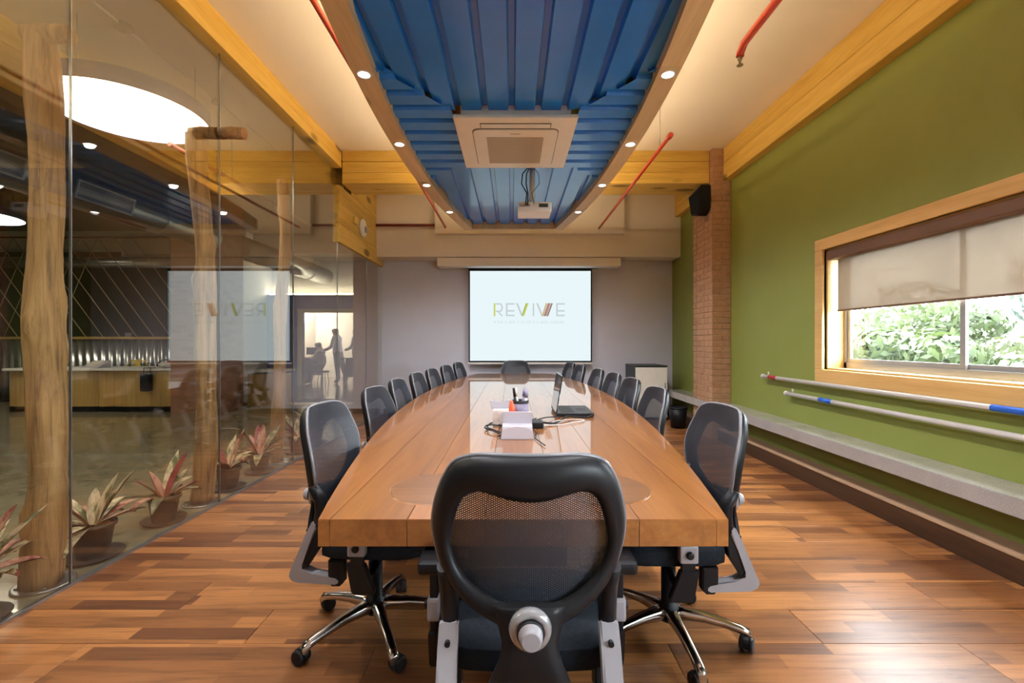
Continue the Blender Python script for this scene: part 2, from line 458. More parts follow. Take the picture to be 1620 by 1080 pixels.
def copy_tree(o, parent=None):
    c = o.copy(); C.objects.link(c); c.parent = parent
    for ch in list(o.children): copy_tree(ch, c)
    return c
def boxpart(name, m, parent, *d):
    b = B(); bx(b, *d); return obj(name, b, m, parent)

# ------------------------------------------------------------------ room dimensions
XG = -2.28       # glass partition
XW = 2.80        # right wall
YF = 7.95        # far wall
YB = -2.4        # wall behind the camera
ZC = 3.73        # ceiling
XP = 2.63        # skirting plinth face

# ------------------------------------------------------------------ floor with planks
b = B(); bx(b, XG, XP + 0.17, YB, YF, -0.10, -0.012)
floor = struct('floor', b, LAMINATE, 'warm brown laminate plank floor of the meeting room')
plank_mesh = {}
def plank(x0, x1, y0, y1):
    key = (round(x1 - x0, 2), round(y1 - y0, 3))
    if key not in plank_mesh:
        bm = B(); w, d = x1 - x0, y1 - y0
        g = 0.0008
        bx(bm, g, w - g, g, d - g, -0.012, 0)
        es = [e for e in bm.edges if all(v.co.z > -0.001 for v in e.verts)]
        bmesh.ops.bevel(bm, geom=es, offset=0.0013, segments=1, affect='EDGES')
        me = bpy.data.meshes.new('plank'); bm.to_mesh(me); bm.free(); me.materials.append(LAMINATE)
        plank_mesh[key] = me
    o = bpy.data.objects.new('plank', plank_mesh[key]); C.objects.link(o); o.parent = floor; o.location = (x0, y0, 0)
PW, PL = 0.242, 1.21
y = 7.95 - 35 * PW
row = 0
rr = random.Random(3)
while y < YF - 0.01:
    y1 = min(y + PW, YF)
    off = [0.0, 0.45, 0.9, 0.2, 0.7][row % 5] + rr.choice([0, 0.05])
    x = XG - off
    while x < XP:
        a, c = max(x, XG), min(x + PL, XP)
        if c - a > 0.03: plank(round(a, 2), round(c, 2), y, y1)
        x += PL
    y = y1; row += 1

# ------------------------------------------------------------------ office floor beyond the glass
b = B(); bx(b, -13, XG, YB, 17.5, -0.10, 0.0)
struct('floor', b, CONCRETE, 'polished olive-grey concrete floor of the office beyond the glass')
b = B(); bx(b, XG, 3.2, YF + 0.2, 17.5, -0.10, 0.0)
struct('floor', b, CONCRETE, 'concrete floor of the corridor behind the meeting room')

# ------------------------------------------------------------------ ceiling
b = B(); bx(b, XG - 0.04, XW, YB, YF, ZC, ZC + 0.15)
struct('ceiling', b, CEIL_WHITE, 'cream white ceiling over the meeting room')
b = B(); bx(b, -3.85, XG - 0.04, YB, 5.9, ZC, ZC + 0.15)
struct('ceiling', b, CEIL_WHITE, 'cream ceiling strip just outside the glass')
b = B(); bx(b, -13, -3.85, YB, 17.5, ZC + 0.1, ZC + 0.25); bx(b, -3.85, 3.2, YF + 0.2, 17.5, ZC + 0.1, ZC + 0.25); bx(b, -3.85, XG - 0.04, 5.9, YF + 0.2, ZC + 0.1, ZC + 0.25)
struct('ceiling', b, CEIL_DARK, 'dark slab ceiling of the office')

# ------------------------------------------------------------------ right wall with window openings
WY0, WY1, WZ0, WZ1 = 1.95, 4.08, 1.01, 2.08      # window in view
VY0, VY1 = -1.9, 0.25                            # added twin behind the camera, for more daylight
XO = XW + 0.24
b = B()
bx(b, XW, XO, YB, YF + 0.2, -0.1, WZ0); bx(b, XW, XO, YB, YF + 0.2, WZ1, ZC + 0.15)
bx(b, XW, XO, YB, VY0, WZ0, WZ1); bx(b, XW, XO, VY1, WY0, WZ0, WZ1); bx(b, XW, XO, WY1, YF + 0.2, WZ0, WZ1)
struct('wall_right', b, WALL_GREEN, 'olive green painted wall with the window')
# far wall
b = B(); bx(b, XG - 0.06, XW, YF, YF + 0.2, -0.1, ZC + 0.15)
struct('wall_far', b, WALL_GREY, 'grey painted wall behind the projection screen')
b = B(); bx(b, -13, XO, YB - 0.2, YB, -0.1, ZC + 0.25)
struct('wall_back', b, WALL_WHITE, 'white wall behind the camera')
# soffit above the screen
b = B(); bx(b, XG + 0.03, XW - 0.002, 7.55, YF, 2.665, ZC)
struct('trim_1', b, WALL_WHITE, 'cream boxed soffit across the far wall')
b = B(); bx(b, -1.26, 1.83, 7.42, 7.55, 3.02, ZC)
struct('trim_2', b, WALL_WHITE, 'shallower cream box on the soffit behind the canopy')

# plinth / skirting under the ledge
pl = thing('baseboard_right', None, None, (XP, 0, 0)); pl['kind'] = 'structure'; pl['label'] = 'dark brown skirting plinth with a lighter cap along the olive wall'
for (a, c) in ((YB, 5.82), (6.43, YF)):
    boxpart('skirting_face', DARKWOOD, pl, XP, XW, a, c, 0, 0.135)
    boxpart('skirting_cap', MORTAR, pl, XP - 0.004, XW, a, c, 0.135, 0.147)
b = B(); bx(b, XG + 0.04, XP, YF - 0.014, YF, 0, 0.09)
struct('baseboard_far', b, DARKWOOD, 'dark skirting along the grey far wall')

# ------------------------------------------------------------------ granite ledge
lx, lz0, lz1 = 2.525, 0.378, 0.477
b = B()
prism(b, [(lx, YB), (XW, YB), (XW, 5.80), (2.545, 5.80), (2.545, 6.45), (XW, 6.45), (XW, 7.5), (lx, 7.5)], lz0, lz1, 'z', 0.004)
o = obj('wall_ledge', b, GRANITE); tag(o, 'long polished grey granite ledge along the olive wall', 'ledge')

# ------------------------------------------------------------------ brick pillar
pil = thing('brick_pillar', 'washed brick pillar against the olive wall at the end of the ledge', 'pillar', (2.68, 6.125, 0))
boxpart('mortar_core', MORTAR, pil, 2.566, XW, 5.826, 6.424, 0, ZC)
bm_cache = {}
def brick(x0, x1, y0, y1, z0, z1):
    key = (round(x1 - x0, 3), round(y1 - y0, 3))
    if key not in bm_cache:
        bm = B(); bx(bm, 0, x1 - x0, 0, y1 - y0, 0, z1 - z0)
        bmesh.ops.bevel(bm, geom=bm.edges[:], offset=0.004, segments=1, affect='EDGES')
        me = bpy.data.meshes.new('brick'); bm.to_mesh(me); bm.free(); me.materials.append(BRICK); bm_cache[key] = me
    o = bpy.data.objects.new('brick', bm_cache[key]); C.objects.link(o); o.parent = pil
    j = random.uniform(-0.002, 0.002)
    o.location = (x0 + j - 2.68, y0 - j - 6.125, z0)
zz, k = 0.004, 0
while zz + 0.070 < ZC:
    z1 = zz + 0.068
    if k % 2 == 0:
        for q in range(5): brick(2.56, 2.797, 5.82 + q * 0.1225, 5.82 + q * 0.1225 + 0.1165, zz, z1)
    else:
        for (a, c) in ((0, 0.2415), (0.2475, 0.489), (0.495, 0.61)): brick(2.56, 2.6755, 5.82 + a, 5.82 + c, zz, z1)
        brick(2.6815, 2.797, 5.82, 6.0615, zz, z1)
    zz += 0.0745; k += 1

# ------------------------------------------------------------------ timber beams
def timber(name, parent, m, d, bev=0.004):
    b = B(); b2 = B(); bx(b2, *d); bmesh.ops.bevel(b2, geom=b2.edges[:], offset=bev, segments=1, affect='EDGES'); add(b, b2, 0)
    return obj(name, b, m, parent)
t = thing('ceiling_beam', 'tall two-timber pine beam along the top of the olive wall', 'beam', (2.75, 2, 3.32))
timber('timber', t, PINE, (2.70, XW, YB, 5.815, 3.32, 3.53)); timber('timber', t, PINE, (2.703, XW, YB, 5.815, 3.534, ZC))
timber('timber', t, PINE, (2.70, XW, 6.435, 7.545, 3.32, 3.53)); timber('timber', t, PINE, (2.703, XW, 6.435, 7.545, 3.534, ZC))
t = thing('ceiling_beam', 'slim pine beam above the glass partition', 'beam', (-2.26, 2, 3.50))
timber('timber', t, PINE, (-2.325, -2.205, YB, 5.885, 3.50, ZC))
t = thing('ceiling_beam', 'deep stacked pine cross beam behind the air conditioner', 'beam', (0.2, 6.1, 3.3))
timber('timber', t, PINEX, (-2.20, 2.555, 5.89, 6.35, 3.305, 3.445)); timber('timber', t, PINEX, (-2.20, 2.555, 5.895, 6.35, 3.449, 3.588)); timber('timber', t, PINEX, (-2.20, 2.555, 5.89, 6.35, 3.592, ZC))
t = thing('ceiling_beam', 'pine cross beam continuing outside the glass', 'beam', (-3.1, 6.1, 3.3))
timber('timber', t, PINEX, (-3.83, -2.34, 5.89, 6.35, 3.305, 3.515)); timber('timber', t, PINEX, (-3.83, -2.34, 5.895, 6.35, 3.519, ZC))
t = thing('ceiling_beam', 'pine beam running along the office side behind the round pendant', 'beam', (-3.95, 2, 3.3))
timber('timber', t, PINE, (-4.10, -3.84, YB, 6.35, 3.305, 3.515)); timber('timber', t, PINE, (-4.10, -3.843, YB, 6.35, 3.519, ZC))

# boarded fascia over the far end of the partition
t = thing('timber_fascia', 'pine boarded fascia above the far end of the glass partition', 'panel', (-2.29, 6.9, 2.56))
for i, (z0, z1) in enumerate(((2.56, 2.80), (2.803, 3.06), (3.063, 3.30))):
    timber('board', t, PINE, (-2.335, -2.245, 5.93, 7.54 if i else 7.94, z0, z1), 0.003)
timber('board', t, PINE, (-2.335, -2.245, 6.36, 7.54, 3.303, ZC), 0.003)

# ------------------------------------------------------------------ glass partition
wl = bpy.data.objects.new('wall_left', None); C.objects.link(wl); wl.location = (XG, 0, 0)
wl['kind'] = 'structure'; wl['label'] = 'full-height frameless glass partition wall'
ys = [YB, -1.24, -0.045, 1.155, 2.35, 3.546, 4.742, 5.938]
for a, c in zip(ys[:-1], ys[1:]):
    boxpart('glass_pane', GLASS, wl, XG - 0.006, XG + 0.006, a + 0.003, c - 0.003, 0.012, 3.505)
for a, c in ((5.938, 7.13), (7.13, YF)):
    boxpart('glass_pane', GLASS, wl, XG - 0.006, XG + 0.006, a + 0.003, c - 0.003, 0.012, 2.56)
boxpart('floor_channel', STEEL, wl, XG - 0.012, XG + 0.012, YB, YF, 0.0005, 0.012)
for yj in ys[1:]:
    boxpart('glass_joint', STEEL, wl, XG - 0.006, XG + 0.006, yj - 0.003, yj + 0.003, 0.012, 3.50 if yj < 5.9 else 2.56)
boxpart('glass_joint', STEEL, wl, XG - 0.006, XG + 0.006, 7.127, 7.133, 0.012, 2.56)

# ------------------------------------------------------------------ window(s) in the right wall
def window(n, y0, y1, label):
    w = bpy.data.objects.new('window_%d' % n, None); C.objects.link(w); w.location = (XW, (y0 + y1) / 2, WZ0)
    w['kind'] = 'structure'; w['label'] = label
    cw = 0.10
    timber('casing', w, PINEZ, (XW - 0.022, XW + 0.02, y0 - cw, y1 + cw, WZ1, WZ1 + cw)); timber('casing', w, PINEZ, (XW - 0.022, XW + 0.02, y0 - cw, y1 + cw, WZ0 - 0.115, WZ0))
    timber('casing', w, PINEZ, (XW - 0.022, XW + 0.02, y1, y1 + cw, WZ0, WZ1)); timber('casing', w, PINEZ, (XW - 0.022, XW + 0.02, y0 - cw, y0, WZ0, WZ1))
    boxpart('jamb_lining', PINEZ, w, XW + 0.02, XO - 0.02, y1 - 0.015, y1, WZ0, WZ1); boxpart('jamb_lining', PINEZ, w, XW + 0.02, XO - 0.02, y0, y0 + 0.015, WZ0, WZ1)
    boxpart('sill_board', PINEZ, w, XW + 0.02, XO - 0.02, y0, y1, WZ0, WZ0 + 0.015); boxpart('head_lining', PINEZ, w, XW + 0.02, XO - 0.02, y0, y1, WZ1 - 0.015, WZ1)
    xa, xb = XO - 0.075, XO - 0.02
    f = 0.03
    b = B()
    bx(b, xa, xb, y0 + .015, y1 - .015, WZ0 + .015, WZ0 + .015 + f + .02); bx(b, xa, xb, y0 + .015, y1 - .015, WZ1 - .015 - f, WZ1 - .015)
    bx(b, xa, xb, y0 + .015, y0 + .015 + f, WZ0, WZ1); bx(b, xa, xb, y1 - .015 - f, y1 - .015, WZ0, WZ1)
    fr = obj('sliding_frame', b, ALU, w)
    ym = (y0 + y1) / 2
    for s, (a, c, xx) in enumerate(((y0 + .045, ym + 0.03, xa + 0.032), (ym - 0.03, y1 - .045, xa + 0.010))):
        b = B(); g = 0.035
        bx(b, xx, xx + .018, a, c, WZ0 + .065, WZ0 + .065 + g); bx(b, xx, xx + .018, a, c, WZ1 - .045 - g, WZ1 - .045)
        bx(b, xx, xx + .018, a, a + g, WZ0 + .065 + g, WZ1 - .045 - g); bx(b, xx, xx + .018, c - g, c, WZ0 + .065 + g, WZ1 - .045 - g)
        sa = obj('sash', b, ALU, w)
        bp = B(); bx(bp, xx + .007, xx + .011, a + g, c - g, WZ0 + .065 + g, WZ1 - .045 - g); obj('pane', bp, PANE, sa)
window(1, WY0, WY1, 'pine-framed sliding window with a half-drawn roller blind')
window(2, VY0, VY1, 'added pine-framed sliding window behind the camera, supplying extra daylight')  # unseen window, put in to bring daylight from behind
def blind(y0, y1, label):
    t = thing('roller_blind', label, 'blind', (XW + 0.05, (y0 + y1) / 2, 1.53))
    b = B(); rbx(b, XW + 0.005, XW + 0.115, y0 + 0.012, y1 - 0.012, 1.985, 2.062, 0.008); obj('cassette', b, BLIND_BROWN, t)
    b = B(); n = 12
    for i in range(n):
        pass
    bx(b, XW + 0.0835, XW + 0.0845, y0 + 0.055, y1 - 0.055, 1.54, 2.0); obj('fabric', b, BLIND, t)
    b = B(); rbx(b, XW + 0.077, XW + 0.091, y0 + 0.052, y1 - 0.052, 1.525, 1.541, 0.004); obj('bottom_rail', b, BLIND_BROWN, t)
blind(WY0, WY1, 'beige translucent roller blind with brown cassette half down the window')

# ------------------------------------------------------------------ canopy (blue corrugated sheets in a curved timber frame)
CX, CY0, CY1, CYC = 0.025, 0.77, 6.80, 3.785
ZB = 2.94
def chw(y): return 0.985 - 0.0335 * (y - CYC) ** 2     # centre line of the frame
FW = 0.066
can = thing('ceiling_canopy', 'boat-shaped blue corrugated sheet canopy with a curved pine rim', 'canopy', (CX, CYC, ZB))
ZT = ZB + 0.16
NS = 6
for s in (-1, 1):
    for i in range(NS):
        ya, yb = CY0 + (CY1 - CY0) * i / NS, CY0 + (CY1 - CY0) * (i + 1) / NS
        pts_o, pts_i = [], []
        for k in range(9):
            yy = ya + (yb - ya) * k / 8 + (0.0006 if k == 0 and i else 0)
            pts_o.append((CX + s * (chw(yy) + FW), yy)); pts_i.append((CX + s * (chw(yy) - FW), yy))
        b = B(); prism(b, pts_o + pts_i[::-1], ZB, ZT, 'z', 0.0); obj('rim_timber', b, CANOPY_WOOD, can)
for (ya, yb) in ((CY0 - 0.08, CY0), (CY1, CY1 + 0.06)):
    w = chw(CY0) + FW
    b = B(); bx(b, CX - w, CX + w, ya, yb, ZB, ZT); obj('rim_timber', b, CANOPY_WOOD, can)
ZS = ZB + 0.075         # sheet underside
def profile(a, c, p=0.2, flat=0.142, gap=0.04, h=0.038):
    """points (u, z) of a trapezoidal sheet from a to c"""
    sl = (p - flat - gap) / 2
    out = []; k0 = math.floor((a) / p) - 1; u = k0 * p
    while u < c + p:
        for du, z in ((0, 0), (flat, 0), (flat + sl, h), (flat + sl + gap, h)):
            out.append((u + du, z))
        u += p
    res = []
    for i in range(len(out) - 1):
        (u0, z0), (u1, z1) = out[i], out[i + 1]
        if u1 < a or u0 > c: continue
        def at(u): return z0 + (z1 - z0) * (u - u0) / max(1e-9, u1 - u0)
        if u0 < a: u0, z0_ = a, at(a)
        else: z0_ = z0
        if u1 > c: u1n, z1_ = c, at(c)
        else: u1n, z1_ = u1, z1
        if not res: res.append((u0, z0_))
        res.append((u1n, z1_))
    return res
def solidify_sheet(b, th=0.0025):
    b.normal_update(); bmesh.ops.recalc_face_normals(b, faces=b.faces); b.normal_update()
    bmesh.ops.solidify(b, geom=b.faces[:], thickness=th)
def lim(x):   # y-range of the canopy interior at lateral offset x
    r = (0.985 - abs(x)) / 0.0335
    r = math.sqrt(max(0, r)); return max(CY0, CYC - r), min(CY1, CYC + r)
def sheet_long(name, ya_f, yb_f):
    b = B(); pr = profile(-0.99, 0.99)
    fine = []
    for (u0, z0), (u1, z1) in zip(pr[:-1], pr[1:]):
        n = 3 if abs(u0) > 0.6 and u1 - u0 > 0.05 else 1
        for k in range(n): fine.append((u0 + (u1 - u0) * k / n, z0 + (z1 - z0) * k / n))
    fine.append(pr[-1])
    prev = None
    for u, z in fine:
        lo, hi = lim(u)
        ya, yb = max(lo, ya_f(abs(u))), min(hi, yb_f(abs(u)))
        if yb - ya < 0.01: prev = None; continue
        cur = (b.verts.new((CX + u, ya, ZS + z)), b.verts.new((CX + u, yb, ZS + z)))
        if prev: b.faces.new((prev[0], cur[0], cur[1], prev[1]))
        prev = cur
    solidify_sheet(b)
    return obj(name, b, BLUE, can)
sheet_long('corrugated_sheet', lambda x: 0, lambda x: 3.45 - max(0, x - 0.5) * 1.28)
sheet_long('corrugated_sheet', lambda x: 4.38 + max(0, x - 0.5) * 1.1, lambda x: 99)
for s in (-1, 1):
    b = B(); prev = None
    for yv, z in profile(2.86, 4.98, flat=0.12, gap=0.05):
        xi = 0.47
        if yv < 3.45: xi = 0.5 + (3.45 - yv) / 1.28 - 0.06
        if yv > 4.38: xi = 0.5 + (yv - 4.38) / 1.1 - 0.06
        xo = chw(yv)
        if xo - xi < 0.01: prev = None; continue
        cur = (b.verts.new((CX + s * xi, yv, ZS + 0.005 + z - 0.03)), b.verts.new((CX + s * xo, yv, ZS + 0.005 + z - 0.03)))
        if prev: b.faces.new((prev[0], cur[0], cur[1], prev[1]))
        prev = cur
    solidify_sheet(b); obj('corrugated_sheet', b, BLUE, can)
# backing deck over the sheets and the LED strips on it
pts = []
for k in range(25):
    yy = CY0 + (CY1 - CY0) * k / 24; pts.append((CX + chw(yy) - 0.02, yy))
for k in range(25):
    yy = CY1 - (CY1 - CY0) * k / 24; pts.append((CX - chw(yy) + 0.02, yy))
b = B(); prism(b, pts, ZT - 0.03, ZT - 0.015, 'z'); obj('deck_board', b, PINEX, can)
for s in (-1, 1):
    b = B()
    for i in range(24):
        ya, yb = CY0 + 0.1 + (CY1 - CY0 - 0.2) * i / 24, CY0 + 0.1 + (CY1 - CY0 - 0.2) * (i + 1) / 24
        prism(b, [(CX + s * (chw(ya) - 0.06), ya), (CX + s * (chw(ya) - 0.02), ya), (CX + s * (chw(yb) - 0.02), yb), (CX + s * (chw(yb) - 0.06), yb)], ZT + 0.004, ZT + 0.012)
    obj('led_strip', b, LED, can)
# suspension rods
for (x, y) in ((-0.8, 2.2), (0.85, 2.2), (-0.8, 5.4), (0.85, 5.4)):
    b = B(); tube(b, [(x, y, ZT - 0.02), (x, y, ZC)], 0.005, 6); obj('hanger_rod', b, STEEL, can)

# ------------------------------------------------------------------ downlights
dl_y = [0.835, 1.85, 2.865, 3.88, 4.895, 5.91]
ordn = ['', '', 'nearest visible', 'second visible', 'third visible', 'farthest']
b = B(); lathe(b, [(0.037, -0.002), (0.048, -0.005), (0.05, 0.0), (0.05, 0.004), (0.037, 0.004)], seg=20, cap=False)
ring_me = obj('trim_ring', b, WHITE_PLASTIC); b = B(); lathe(b, [(0.037, -0.0015), (0.037, 0.003)], seg=20); lens_me = obj('lens', b, LENS)
rm, lm = ring_me.data, lens_me.data
bpy.data.objects.remove(ring_me); bpy.data.objects.remove(lens_me)
for s, side in ((-1, 'left'), (1, 'right')):
    for i, yy in enumerate(dl_y):
        x = CX + s * chw(yy)
        nm = ordn[i] if i > 1 else ('downlight nearest overhead' if i == 0 else 'downlight just overhead')
        t = thing('downlight', '%s round downlight in the %s rim of the blue canopy' % (nm, 'glass-side' if s < 0 else 'window-side'), 'downlight', (x, yy, ZB), 'downlights in the canopy rim')
        for nme, me in (('trim_ring', rm), ('lens', lm)):
            o = bpy.data.objects.new(nme, me); C.objects.link(o); o.parent = t; o.location = (0, 0, -0.001)
        L = bpy.data.lights.new('downlight_lamp', 'SPOT'); L.energy = SPOT; L.color = (0.98, 0.97, 1.0); L.spot_size = math.radians(158); L.spot_blend = 1.0; L.shadow_soft_size = 0.03
        lo = bpy.data.objects.new('downlight_lamp', L); C.objects.link(lo); lo.parent = t; lo.location = (0, 0, -0.006)

# ------------------------------------------------------------------ ceiling cassette air conditioner
ax, ay0, ay1 = 0.028, 3.41, 4.40
ac = thing('air_conditioner', 'square white ceiling cassette air conditioner set into the blue canopy', 'air conditioner', (ax, 3.905, 2.94))
def rrect(x0, x1, y0, y1, r, n=5):
    p = []
    for cx_, cy_, a0 in ((x1 - r, y1 - r, 0), (x0 + r, y1 - r, PI / 2), (x0 + r, y0 + r, PI), (x1 - r, y0 + r, 1.5 * PI)):
        for k in range(n + 1): p.append((cx_ + r * math.cos(a0 + k * PI / 2 / n), cy_ + r * math.sin(a0 + k * PI / 2 / n)))
    return p
hwid = 0.472
b = B(); rbx(b, ax - hwid, ax + hwid, ay0, ay1, 2.935, 2.965, 0.008); bx(b, ax - .42, ax + .42, ay0 + .05, ay1 - .05, 2.965, 3.06); obj('body_panel', b, CREAM_PLASTIC, ac)
b = B(); prism(b, rrect(ax - .345, ax + .345, ay0 + .17, ay1 - .07, .06), 2.932, 2.9352); obj('shadow_gap', b, DARK_GAP, ac)
b = B(); prism(b, rrect(ax - .339, ax + .339, ay0 + .176, ay1 - .076, .055), 2.924, 2.9345, 'z', 0.003); ip = obj('inlet_panel', b, CREAM_PLASTIC, ac)
b = B(); bx(b, ax - .235, ax + .225, ay0 + .30, ay1 - .16, 2.920, 2.9245); gr = obj('grille', b, GREIGE, ac)
b = B()
for i in range(26): bx(b, ax - .235 + i * .0184, ax - .235 + i * .0184 + .005, ay0 + .30, ay1 - .16, 2.917, 2.9202)
obj('grille_bar', b, GREIGE, gr)
b = B(); bx(b, ax - .275, ax + .275, ay0 + .085, ay0 + .155, 2.9315, 2.9355); obj('louvre_gap', b, DARK_GAP, ac)
b = B(); bx(b, ax - .27, ax + .27, ay0 + .09, ay0 + .15, 2.927, 2.934); obj('louvre', b, CREAM_PLASTIC, ac)
b = B(); bx(b, ax - .04, ax + .04, ay0 + .235, ay0 + .25, 2.9235, 2.9242); obj('badge', b, GREIGE, ac)

# ------------------------------------------------------------------ projector
pj = thing('projector', 'white ceiling projector on a short pole under the blue canopy', 'projector', (0.215, 4.62, 2.52))
px, py, pz0, pz1 = 0.225, 4.62, 2.54, 2.64
b = B(); rbx(b, px - .165, px + .165, py - .13, py + .13, pz0, pz1, 0.012); pb = obj('body', b, WHITE_PLASTIC, pj)
b = B()
for i in range(9): bx(b, px - .15 + i * .012, px - .144 + i * .012, py - .1315, py - .13, pz0 + .05, pz0 + .075)
vs_ = obj('vent_slots', b, DARK_GAP, pb); vs_['kind'] = 'stuff'
b = B(); bx(b, px + .04, px + .13, py - .132, py - .13, pz0 + .045, pz0 + .08); obj('connector_panel', b, DARK_GAP, pb)
b = B(); lathe(b, [(0.035, py + .13), (0.035, py + .16), (0.028, py + .165)], (px + .07, 0, pz0 + .05), 20, 'y'); obj('lens', b, BLACK_PLASTIC, pj)
b = B(); rbx(b, px - .09, px + .06, py - .06, py + .06, pz1, pz1 + .018, 0.004); tube(b, [(px - .02, py, pz1 + .01), (px - .02, py, ZS + .03)], 0.028, 16); obj('mount_pole', b, WHITE_PLASTIC, pj)
for dx, r in ((-.10, .09), (-.06, .07), (.06, .06)):
    b = B(); tube(b, [(px - .03 + dx * .2, py - .04, ZS + .01), (px - .02 + dx, py - .07, ZS - .08), (px - .02 + dx * 1.1, py - .10, ZS - .19), (px - .05 + dx * .3, py - .15, ZS - .30), (px - .04 + dx * .5, py - .145, pz0 + .09), (px - .04 + dx * .5, py - .132, pz0 + .065)], 0.006 if dx < 0 else .003, 8); obj('cable', b, BLACK_PLASTIC, pj)

# ------------------------------------------------------------------ projection screen
sc = thing('projection_screen', 'pull-down projection screen showing a pale logo slide on the grey wall', 'screen', (0.3, 7.83, 0.88))
K = 7.83 / 720
def SX(px_): return (px_ - 810) * K
def SZ(py_): return 1.26 + (540 - py_) * K
b = B(); rbx(b, (692 - 810) * 7.6 / 720, (982 - 810) * 7.6 / 720, 7.57, 7.90, 2.515, 2.655, 0.006); obj('housing', b, WALL_WHITE, sc)
b = B(); bx(b, SX(730), SX(946), 7.78, 7.88, SZ(424.5), 2.515); obj('roller_case', b, WHITE_PLASTIC, sc)
b = B(); bx(b, SX(741.5), SX(936.5), 7.833, 7.836, SZ(573), SZ(424.5)); obj('black_border', b, BLACK_PLASTIC, sc)
b = B(); bx(b, SX(743.5), SX(934.5), 7.830, 7.8335, SZ(570.5), SZ(428.5)); surf = obj('screen_surface', b, SCR, sc)
b = B(); rbx(b, SX(740), SX(938), 7.815, 7.845, SZ(576), SZ(573), 0.004); obj('bottom_bar', b, WHITE_PLASTIC, sc)
yL = 7.8285
def LX(u): return SX(770 + u / 11.571)
def LZ(v): return SZ(460 + v / 11.571)
def stroke(b, p, q, w):
    """flat bar between two logo points, vertical-width w in logo units measured along u"""
    prism(b, [(LX(p[0]), LZ(p[1])), (LX(p[0] + w), LZ(p[1])), (LX(q[0] + w), LZ(q[1])), (LX(q[0]), LZ(q[1]))], yL, yL + 0.001, 'y')
def hbar(b, u0, u1, v, w):
    prism(b, [(LX(u0), LZ(v)), (LX(u1), LZ(v)), (LX(u1), LZ(v + w)), (LX(u0), LZ(v + w))], yL, yL + 0.001, 'y')
T0, T1 = 225, 462
b = B(); stroke(b, (128, T0), (128, T1), 30); obj('logo_stroke', b, S_LIME, surf)
b = B()
# R bowl and leg
hbar(b, 165, 240, T0, 26); hbar(b, 165, 240, 360, 26)
prev = None
pts = []
for k in range(9):
    a = -PI / 2 + PI * k / 8; pts.append((238 + 58 * math.cos(a), 305 + 81 * math.sin(a)))
for k in range(8, -1, -1):
    a = -PI / 2 + PI * k / 8; pts.append((238 + 30 * math.cos(a), 305 + 55 * math.sin(a)))
prism(b, [(LX(u), LZ(v)) for u, v in pts], yL, yL + 0.001, 'y')
stroke(b, (200, 384), (268, T1), 32); obj('logo_letter', b, S_GREY, surf)
for u in (352, 1272):
    b = B(); stroke(b, (u, T0), (u, T1), 28)
    for v in (T0, 352, T1 - 26): hbar(b, u + 28, u + 158, v, 26)
    obj('logo_letter', b, S_GREY, surf)
for u in (535, 905):
    b = B(); stroke(b, (u, T0), (u + 96, T1), 34); obj('logo_letter', b, S_GREY, surf)
b = B(); stroke(b, (842, T0), (842, T1), 26); obj('logo_letter', b, S_GREY, surf)
for (u0, u1, w, m) in ((716, 634, 24, S_LIME2), (740, 658, 26, S_LIME), (1082, 1008, 26, S_ORANGE), (1120, 1040, 24, S_BROWN), (1146, 1066, 24, S_RUST), (1180, 1095, 30, S_BROWN)):
    b = B(); stroke(b, (u0, T0), (u1, T1), w); obj('logo_stroke', b, m, surf)
b = B(); u = 132; rr = random.Random(12)
while u < 1405:
    w = rr.choice([10, 22, 26, 28])
    hbar(b, u, u + 8, 548, 48)
    if w > 12: hbar(b, u + 8, u + w, 548 + rr.choice([0, 20, 38]), 10); hbar(b, u + w - 8, u + w, 548, 48)
    u += w + rr.choice([14, 16, 40])
tl_ = obj('tagline', b, S_TAG, surf); tl_['kind'] = 'stuff'

# ------------------------------------------------------------------ sprinkler pipes
def pipe_thing(name, label, pts, r, m, cat='pipe', extra=None):
    p0 = pts[0]
    t = thing(name, label, cat, p0)
    b = B(); tube(b, pts, r, 12); obj('pipe', b, m, t); return t
t = pipe_thing('sprinkler_pipe', 'bright red sprinkler pipe ending in a brass head over the window side', [(1.42, YB + 0.1, 3.1), (1.43, 2.80, 3.1), (1.435, 2.86, 3.075), (1.435, 2.865, 3.05)], 0.024, RED_PIPE)
b = B(); lathe(b, [(0.014, 3.055), (0.014, 3.03), (0.008, 3.025), (0.008, 3.0)], (1.435, 2.865, 0), 12); lathe(b, [(0.02, 3.0), (0.02, 2.996)], (1.435, 2.865, 0), 12); obj('sprinkler_head', b, BRASS, t)
t = pipe_thing('sprinkler_pipe', 'thin red sprinkler pipe crossing the cross beam on the window side', [(1.415, 4.07, 3.1), (1.415, 7.41, 3.1)], 0.017, RED_PIPE)
b = B(); lathe(b, [(0.024, 4.05), (0.026, 4.10), (0.024, 4.12)], (1.415, 0, 3.1), 12, 'y'); obj('end_cap', b, RED_PIPE, t)
b = B(); tube(b, [(1.415, 4.35, 3.1), (1.415, 4.35, ZC)], 0.004, 6); obj('hanger_rod', b, STEEL, t)
t = pipe_thing('sprinkler_pipe', 'red sprinkler pipe half hidden behind the glass-side canopy rim', [(-1.085, YB + 0.1, 3.12), (-1.085, 7.41, 3.12)], 0.017, RED_PIPE)
b = B(); tube(b, [(-1.085, 6.6, 3.1), (-1.085, 6.6, ZC)], 0.004, 6); obj('hanger_rod', b, STEEL, t)
t = pipe_thing('sprinkler_pipe', 'maroon pipe running across the cream soffit by the fascia', [(XG + 0.04, 7.5, 3.175), (-1.262, 7.5, 3.175)], 0.022, MAROON_PIPE)

